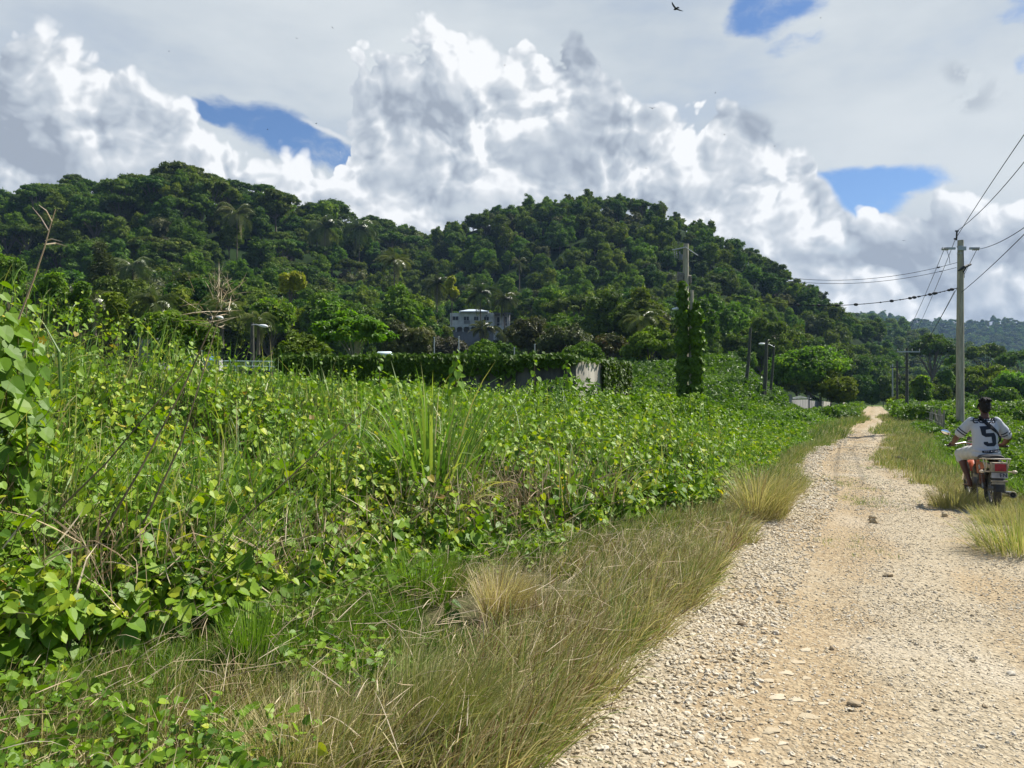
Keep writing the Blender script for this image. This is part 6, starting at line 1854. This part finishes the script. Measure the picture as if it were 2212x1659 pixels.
# indicators
for sx in (-1, 1):
    mb = MB(); mb.tube([(sx * .10, -.26, .56), (sx * .17, -.27, .56)], .010, 6); mb.ball((sx * .20, -.275, .56), (.036, .028, .024), 12, 8); part('indicator', mb, mat('indicator_lens', (.62, .50, .36), .35))
# number plate with its lettering
mb = MB(); mb.box((0, -.345, .515), (.20, .006, .075), Matrix.Rotation(-.12, 3, 'X')); pt = part('number_plate', mb, M_plate, smooth=False)
def text_mesh(body, size, bold=.0):
    cu = bpy.data.curves.new('t', 'FONT'); cu.body = body; cu.size = size; cu.align_x = 'CENTER'; cu.align_y = 'CENTER'; cu.offset = bold
    o = bpy.data.objects.new('t', cu); COL.objects.link(o)
    bpy.context.view_layer.update()
    me = bpy.data.meshes.new_from_object(o.evaluated_get(bpy.context.evaluated_depsgraph_get()))
    bpy.data.objects.remove(o)
    V = np.array([v.co[:] for v in me.vertices]); Fc = [list(p.vertices) for p in me.polygons]
    bpy.data.meshes.remove(me)
    return V, Fc
def tri_mesh(V, Fc, maxlen=None):
    bm = bmesh.new()
    vs = [bm.verts.new(tuple(v)) for v in V]
    for f in Fc:
        try: bm.faces.new([vs[i] for i in f])
        except ValueError: pass
    bmesh.ops.triangulate(bm, faces=bm.faces[:])
    if maxlen:
        for _ in range(6):
            es = [e for e in bm.edges if e.calc_length() > maxlen]
            if not es: break
            bmesh.ops.subdivide_edges(bm, edges=es, cuts=1, use_grid_fill=False)
            bmesh.ops.triangulate(bm, faces=[f for f in bm.faces if len(f.verts) > 3])
    V2 = np.array([v.co[:] for v in bm.verts]); bm.verts.index_update()
    F2 = np.array([[v.index for v in f.verts] for f in bm.faces]); bm.free()
    return V2, F2
V, Fc = tri_mesh(*text_mesh('EN', .075, .002))
V = np.stack([V[:, 0] + .045, -.3495 - .12 * (V[:, 1]) * 0, V[:, 1] + .515], -1); V[:, 1] += .12 * (V[:, 2] - .515) * -1 * -1
mb = MB(); mb.add(V, Fc); part('plate_lettering', mb, M_platetxt, pt, False)
# luggage rack
mb = MB(); z = .735
mb.tube([(-.15, .05, z - .02), (-.15, -.10, z), (-.145, -.30, z + .005), (-.10, -.345, z + .008), (.10, -.345, z + .008), (.145, -.30, z + .005), (.15, -.10, z), (.15, .05, z - .02)], .009, 8)
for x_ in (-.06, .06): mb.tube([(x_, .0, z), (x_, -.34, z)], .006, 6)
for sx in (-1, 1):
    mb.tube([(sx * .15, -.12, z), (sx * .13, -.16, .60), (sx * .12, -.10, .56)], .008, 6)
    mb.tube([(sx * .147, -.27, z), (sx * .13, -.24, .62), (sx * .12, -.14, .56)], .008, 6)
part('luggage_rack', mb, mat('bare_rack_metal', (.55, .50, .42), .4, metal=.6))
# exhaust
mb = MB(); mb.tube([(.06, .70, .42), (.10, .78, .28), (.14, .55, .18), (.16, .28, .20)], .018, 10)
mb.tube([(.16, .30, .20), (.175, .22, .205), (.20, -.18, .235), (.20, -.20, .236)], [.025, .042, .046, .046], 18, caps=False); ex = part('exhaust', mb, M_chrome)
mb = MB(); mb.ring((.20, -.20, .236), (0, 1, -.07), .041, .007, 20, 6); part('exhaust_rim', mb, M_tan, ex)
mb = MB(); mb.tube([(.20, -.175, .235), (.20, -.18, .235)], .036, 16); mb.tube([(.20, -.16, .235), (.20, -.205, .236)], .014, 10); part('exhaust_outlet', mb, M_blk, ex)
# chain guard
mb = MB(); mb.box((-.10, .18, .36), (.015, .40, .06)); part('chain_guard', mb, M_blk, smooth=False)
mb = MB(); mb.tube([(-.12, .30, .26), (-.16, .12, .10), (-.17, .05, .04)], .010, 6); part('side_stand', mb, M_dull)
# fork, front fender, headlight, instruments
for sx in (-1, 1):
    mb = MB(); mb.tube([(sx * .09, 1.26, .30), (sx * .09, 1.14, .55), (sx * .09, 1.00, .86)], [.026, .024, .018], 10); part('fork_leg', mb, M_chrome)
mb = MB(); V = []
for i in range(9):
    th = R(-60 + i * 15)
    for x_, dz in ((-.065, -.02), (-.04, 0), (.04, 0), (.065, -.02)):
        V.append((x_, 1.24 + math.sin(th) * (.335 + dz), .30 + math.cos(th) * (.335 + dz)))
mb.add(V, [[4 * i + j, 4 * i + j + 1, 4 * i + j + 5, 4 * i + j + 4] for i in range(8) for j in range(3)]); part('front_fender', mb, M_orange)
mb = MB(); mb.ball((0, 1.12, .80), (.085, .07, .085), 16, 10); part('headlight', mb, M_blk)
mb = MB()
for sx in (-1, 1): mb.tube([(sx * .055, 1.02, .93), (sx * .055, 1.045, .97)], .042, 14)
part('instrument_cluster', mb, M_blk)
mb = MB()
for sx in (-1, 1): mb.tube([(sx * .055, 1.0185, .9275), (sx * .055, 1.017, .9245)], .036, 14)
part('dial', mb, mat('dial_glass', (.45, .47, .48), .15))
hb = [(-.40, .84, .855), (-.28, .90, .875), (-.14, .97, .90), (0, .99, .875), (.14, .97, .90), (.28, .90, .875), (.40, .84, .855)]
mb = MB(); mb.tube(hb, .012, 10); part('handlebar', mb, M_chrome)
for sx in (-1, 1):
    mb = MB(); mb.tube([(sx * .41, .835, .853), (sx * .29, .895, .873)], .018, 12); part('grip', mb, M_blk)
    mb = MB(); mb.tube([(sx * .27, .93, .88), (sx * .40, .90, .858), (sx * .43, .89, .855)], .006, 6); mb.ball((sx * .43, .89, .855), .011, 8, 6); part('brake_lever', mb, M_chrome)
    mb = MB(); mb.tube([(sx * .25, .92, .885), (sx * .29, .93, .97), (sx * .37, .92, 1.04)], .006, 6); mr_ = part('mirror', mb, M_blk)
    mb = MB(); rot = Matrix.Rotation(sx * .15, 3, 'Z') @ Matrix.Rotation(-sx * .42 * -1 if sx > 0 else .42, 3, 'Y')
    mb.ball((sx * .415, .925, 1.06), (.078, .016, .042), 18, 8, rot=rot); part('mirror_shell', mb, M_blk, mr_)
    mb = MB(); mb.ball((sx * .415, .912, 1.06), (.068, .006, .034), 18, 8, rot=rot); part('mirror_glass', mb, M_mirror, mr_)

# ---- rider
def remesh(mbk, name, m, parent, vox=.008, smooth_it=4, noise=None, clip=None):
    o = mbk.build(name + '_raw', [m])
    md = o.modifiers.new('r', 'REMESH'); md.mode = 'VOXEL'; md.voxel_size = vox; md.use_smooth_shade = True
    sm = o.modifiers.new('s', 'SMOOTH'); sm.iterations = smooth_it; sm.factor = .5
    bpy.context.view_layer.update()
    me = bpy.data.meshes.new_from_object(o.evaluated_get(bpy.context.evaluated_depsgraph_get()))
    bpy.data.objects.remove(o)
    me.name = name
    if noise is not None or clip is not None:
        V = np.empty(len(me.vertices) * 3, np.float32); me.vertices.foreach_get('co', V); V = V.reshape(-1, 3)
        Nn = np.empty(len(me.vertices) * 3, np.float32); me.vertices.foreach_get('normal', Nn); Nn = Nn.reshape(-1, 3)
        if noise is not None: V = V + Nn * noise(V)[:, None]
        me.vertices.foreach_set('co', V.astype(np.float32).ravel()); me.update()
    me.materials.clear(); me.materials.append(m)
    ob = bpy.data.objects.new(name, me); COL.objects.link(ob); ob.parent = parent
    return ob
def limb(mbk, pts, rad, n=14):
    """smoothly tapering limb"""
    P_ = [Vector(p) for p in pts]; out_, rs = [], []
    for i in range(len(P_) - 1):
        for k in range(5):
            s_ = k / 5; out_.append(P_[i].lerp(P_[i + 1], s_)); e_ = s_ * s_ * (3 - 2 * s_); rs.append(rad[i] * (1 - e_) + rad[i + 1] * e_)
    out_.append(P_[-1]); rs.append(rad[-1])
    mbk.tube(out_, rs, n)
    for p, r_ in zip(P_, rad): mbk.ball(p, r_ * .985, 12, 8)
M_skin = mat('brown_skin', (.12, .050, .030), .55, var=.2, vscale=5, spec=.4)
M_hair = mat('black_hair', (.012, .010, .010), .7, bump=.8, bscale=90)
M_shirt = mat('white_jersey', (.47, .485, .52), .85, bump=.15, bscale=120)
M_short = mat('off_white_shorts', (.50, .50, .48), .9, bump=.15, bscale=120)
M_ink = mat('navy_print', (.018, .024, .036), .8)
M_strap = mat('black_strap', (.012, .014, .016), .8)
pr = empty('person', (BX, BY, .012), HEAD)
tag(pr, 'person in a white jersey with a dark 5 riding the motorcycle, back to the camera', 'person')
hip = Vector((0, .40, .80)); neck = Vector((.02, .50, 1.285)); hd = Vector((.03, .545, 1.455))
SH = {-1: Vector((-.175, .485, 1.235)), 1: Vector((.19, .485, 1.235))}
EL = {-1: Vector((-.325, .56, 1.02)), 1: Vector((.345, .56, 1.00))}
WR = {-1: Vector((-.335, .805, .895)), 1: Vector((.345, .805, .89))}
KN = {-1: Vector((-.24, .80, .735)), 1: Vector((.22, .80, .72))}
HJ = {-1: Vector((-.09, .42, .79)), 1: Vector((.09, .42, .79))}
AN = {-1: Vector((-.175, .50, .325)), 1: Vector((.185, .50, .33))}
mb = MB()
tors = [((0, .40, .755), .150, .105), ((0, .40, .84), .160, .110), ((.005, .415, .95), .142, .098), ((.01, .44, 1.06), .155, .105), ((.012, .465, 1.16), .172, .110), ((.015, .485, 1.23), .160, .092), ((.02, .495, 1.275), .085, .066), ((.022, .505, 1.31), .056, .058), ((.025, .52, 1.36), .053, .057)]
mb.loft([(c, (a, 0, 0), (0, b_, b_ * .12)) for c, a, b_ in tors], 24)
mb.ball(hd, (.074, .094, .112), 20, 14)
mb.ball(hd + Vector((0, .035, -.055)), (.052, .062, .060), 14, 10)                        # jaw
mb.ball(hd + Vector((0, .098, -.012)), (.013, .020, .020), 8, 6)                            # nose
for sx in (-1, 1):
    mb.ball(hd + Vector((sx * .076, -.005, -.012)), (.010, .020, .032), 8, 6)              # ears
    limb(mb, [SH[sx], SH[sx].lerp(EL[sx], .5), EL[sx], EL[sx].lerp(WR[sx], .35), WR[sx]], [.058, .050, .042, .043, .027])
    # palm and fingers closed on the grip
    g = Vector((sx * .345, .868, .863)); dirg = (Vector((sx * .41, .835, .853)) - Vector((sx * .29, .895, .873))).normalized()
    mb.ball(WR[sx].lerp(g, .55) + Vector((0, 0, .014)), (.040, .045, .020), 12, 8)
    for k in range(4):
        q = g + dirg * sx * 0 + dirg * (-.036 + .024 * k)
        L_f = (.9, 1.05, 1.0, .82)[k]
        pts = [q + Vector((0, -.022, .018)), q + Vector((0, .008, .028)), q + Vector((0, .028 * L_f, .010)), q + Vector((0, .022 * L_f, -.016)), q + Vector((0, .002, -.024))]
        mb.tube(pts, [.0105, .0105, .010, .009, .0075], 8); mb.ball(pts[-1], .0075, 8, 6); mb.ball(pts[2], .0102, 8, 6)
    q = g - dirg * .052
    mb.tube([WR[sx].lerp(g, .5) - dirg * .03, q + Vector((0, -.01, .002)), q + Vector((0, .006, -.018))], [.013, .0115, .009], 8)
    limb(mb, [HJ[sx], HJ[sx].lerp(KN[sx], .5), KN[sx], KN[sx].lerp(AN[sx], .3), AN[sx].lerp(KN[sx], .12), AN[sx]], [.088, .076, .056, .057, .036, .034])
    heel = AN[sx] + Vector((0, -.035, -.035)); toe = AN[sx] + Vector((sx * .02, .20, -.055))
    mb.loft([(heel + Vector((0, -.012, 0)), (.012, 0, 0), (0, 0, .018)), (heel + Vector((0, .01, 0)), (.030, 0, 0), (0, 0, .032)), (AN[sx] + Vector((0, .06, -.032)), (.034, 0, 0), (0, 0, .030)), (AN[sx] + Vector((sx * .01, .14, -.045)), (.044, 0, 0), (0, 0, .019)), (toe, (.036, 0, 0), (0, 0, .012))], 14)
    for k in range(5): mb.ball(toe + Vector((sx * (.026 - .013 * k), -.004 - .006 * k, 0)), (.008, .018, .009), 8, 6)
bd = remesh(mb, 'body', M_skin, pr, .0065, 5)
# jersey
mb = MB()
mb.loft([(c, (a, 0, 0), (0, b_, b_ * .12)) for c, a, b_ in [((0, .385, .735), .185, .135), ((0, .392, .80), .186, .136), ((.0, .405, .90), .166, .122), ((.008, .43, 1.03), .172, .122), ((.012, .46, 1.15), .190, .124), ((.015, .482, 1.225), .178, .106), ((.02, .493, 1.268), .110, .078), ((.02, .497, 1.288), .070, .070)]], 28)
for sx in (-1, 1):
    a = SH[sx] + Vector((-sx * .02, 0, .004)); b_ = EL[sx].lerp(SH[sx], .12)
    ax = (b_ - a)
    limb(mb, [a, a + ax * .45, a + ax * .92], [.072, .073, .074], 18)
def folds(V):
    w = .0035 * np.sin(V[:, 2] * 46 + 6 * np.sin(V[:, 0] * 9)) * np.clip((1.02 - V[:, 2]) * 5, 0, 1)
    w += .004 * np.sin((V[:, 0] * 1.2 + V[:, 2] * .6) * 55 + 3 * np.sin(V[:, 2] * 14)) * np.clip((V[:, 0] - .03) * 9, 0, 1)
    w += .006 * np.sin(V[:, 2] * 95 + V[:, 0] * 12) * np.exp(-((V[:, 2] - .80) / .05) ** 2)
    return w
js = remesh(mb, 'jersey', M_shirt, pr, .008, 4, noise=folds)
# shorts
mb = MB()
mb.loft([(c, (a, 0, 0), (0, b_, 0)) for c, a, b_ in [((0, .40, .735), .165, .120), ((0, .40, .80), .170, .125), ((0, .40, .86), .155, .112)]], 24)
for sx in (-1, 1):
    limb(mb, [HJ[sx] + Vector((0, 0, -.005)), HJ[sx].lerp(KN[sx], .5), KN[sx] + Vector((0, -.01, .0)), KN[sx].lerp(AN[sx], .2)], [.108, .104, .080, .076], 18)
sh = remesh(mb, 'shorts', M_short, pr, .008, 4, noise=lambda V: .004 * np.sin(V[:, 1] * 60 + V[:, 2] * 30))
# hair: short cap with loose locks
mb = MB(); mb.ball(hd + Vector((0, -.014, .030)), (.080, .097, .100), 20, 14); mb.ball(hd + Vector((0, -.040, -.012)), (.074, .066, .078), 16, 12)
rh = random.Random(4)
for k in range(150):
    th, ph = rh.uniform(0, 6.28), rh.uniform(.05, .85)
    d = Vector((math.sin(ph) * math.cos(th), math.sin(ph) * math.sin(th) - .1, math.cos(ph)))
    p = hd + Vector((d.x * .084, d.y * .096 - .010, d.z * .094 + .03))
    q = p + Vector((d.x, d.y, d.z * .3)) * rh.uniform(.008, .036) + Vector((rh.uniform(-.01, .01), rh.uniform(-.01, .01), .012))
    r2 = q + Vector((d.x * .018, d.y * .018, -rh.uniform(.01, .05)))
    mb.tube([p, q, r2], [.011, .010, .006], 6)
for sx, zz_ in ((-1, .05), (-1, .02), (1, .0)):
    p = hd + Vector((sx * .080, -.02, zz_)); mb.tube([p, p + Vector((sx * .02, -.01, -.02)), p + Vector((sx * .028, -.01, -.075))], [.009, .008, .005], 6)
hr_ = remesh(mb, 'hair', M_hair, pr, .006, 1)
# print and strap pressed on to the back of the jersey
bpy.context.view_layer.update()
dg = bpy.context.evaluated_depsgraph_get()
bvh = BVHTree.FromPolygons([v.co[:] for v in js.data.vertices], [list(p.vertices) for p in js.data.polygons])
def press(V, off=.0022):
    """x,z given; find y on the back of the jersey"""
    out_ = []
    for x_, z_ in V:
        hit = bvh.ray_cast(Vector((x_, -.5, z_)), Vector((0, 1, 0)))
        out_.append((x_, (hit[0].y if hit[0] else .40) - off, z_))
    return np.array(out_)
def zp(px, py):
    """zoomed crop pixels of the jersey -> local x, z on the back"""
    k = .000434 * 1.0
    return ((px - 900) * k * 1.02, .735 + (1540 - py) * k)
def decal(name, V2, Fc, m, off=.0022, maxlen=.018):
    V3, F3 = tri_mesh([(a, b_, 0) for a, b_ in V2], Fc, maxlen)
    Vp = press(V3[:, :2], off)
    return build(name, Vp, [F3], m, parent=js)
five = [(720, 535), (1105, 500), (1125, 605), (888, 650), (892, 762), (1130, 745), (1180, 850), (1200, 1110), (1115, 1200), (900, 1200), (808, 1130), (805, 1055), (925, 1045), (942, 1092), (1062, 1080), (1042, 880), (870, 892), (765, 825)]
decal('number_five', [zp(*p) for p in five], [list(range(len(five)))], M_ink)
V, Fc = text_mesh('COCB', .115, .0030)
w_ = V[:, 0].max() - V[:, 0].min()
V = V * np.array([.30 / w_, 1.0, 1])
cxp, czp = zp(875, 345)
decal('lettering', [(a + cxp, b_ + czp + .10 * a * .25) for a, b_ in V[:, :2]], Fc, M_ink)
x0p, x1p = zp(480, 350)[0], zp(1265, 290)[0]
decal('lettering_bar', [(x0p, czp - .008), (x1p, czp + .006), (x1p, czp + .016), (x0p, czp + .004)], [[0, 1, 2, 3]], M_ink, .0032)
bandp = [(735, 1350), (1300, 1290), (1370, 1300), (1365, 1335), (1300, 1390), (860, 1440), (750, 1420)]
decal('hem_band', [zp(*p) for p in bandp], [list(range(len(bandp)))], M_ink)
V, Fc = text_mesh('EST + NYC', .036, .0006)
cxp, czp = zp(1045, 1362)
w_ = V[:, 0].max() - V[:, 0].min(); V = V * np.array([.215 / w_, 1, 1])
decal('hem_lettering', [(a + cxp, b_ + czp + a * .10) for a, b_ in V[:, :2]], Fc, M_plate, .0050, .01)
strap = [(640, 215), (745, 175), (830, 240), (1090, 500), (1290, 740), (1335, 850), (1320, 915), (1210, 770), (960, 560), (720, 265)]
decal('strap', [zp(*p) for p in strap], [[0, 1, 9], [1, 2, 9], [2, 3, 8, 9], [3, 4, 7, 8], [4, 5, 6, 7]], M_strap, .008, .02)
mb = MB(); mb.tube([(.19, .36, 1.02), (.205, .45, .96), (.17, .56, .90)], .016, 8); o = mb.build('bag_strap_side', [M_strap], js, True)
# sleeve stripes
for sx in (-1, 1):
    a = SH[sx] + Vector((-sx * .02, 0, .004)); b_ = EL[sx].lerp(SH[sx], .12); ax = (b_ - a)
    for f_ in (.70, .84):
        mb = MB(); c = a + ax * f_
        mb.tube([c - ax.normalized() * .008, c + ax.normalized() * .008], .0765, 22, caps=False); mb.build('sleeve_stripe', [M_ink], js, True)
# dreadlock-free neck chain glint left out: too small
# ---------------------------------------------------------------- air
mz = bpy.data.materials.new('air'); mz.use_nodes = True; mz.node_tree.nodes.clear(); t = T(mz.node_tree)
pv = t.node('ShaderNodeVolumePrincipled', {'Color': (.42, .64, 1.0, 1), 'Density': .00012, 'Anisotropy': .1})
ov = t.node('ShaderNodeOutputMaterial'); t.l.new(pv.outputs[0], ov.inputs['Volume'])
mb = MB(); mb.box((0, 4000, 84), (16000, 12400, 176)); hz = mb.build('haze', [mz])
tag(hz, kind='stuff')
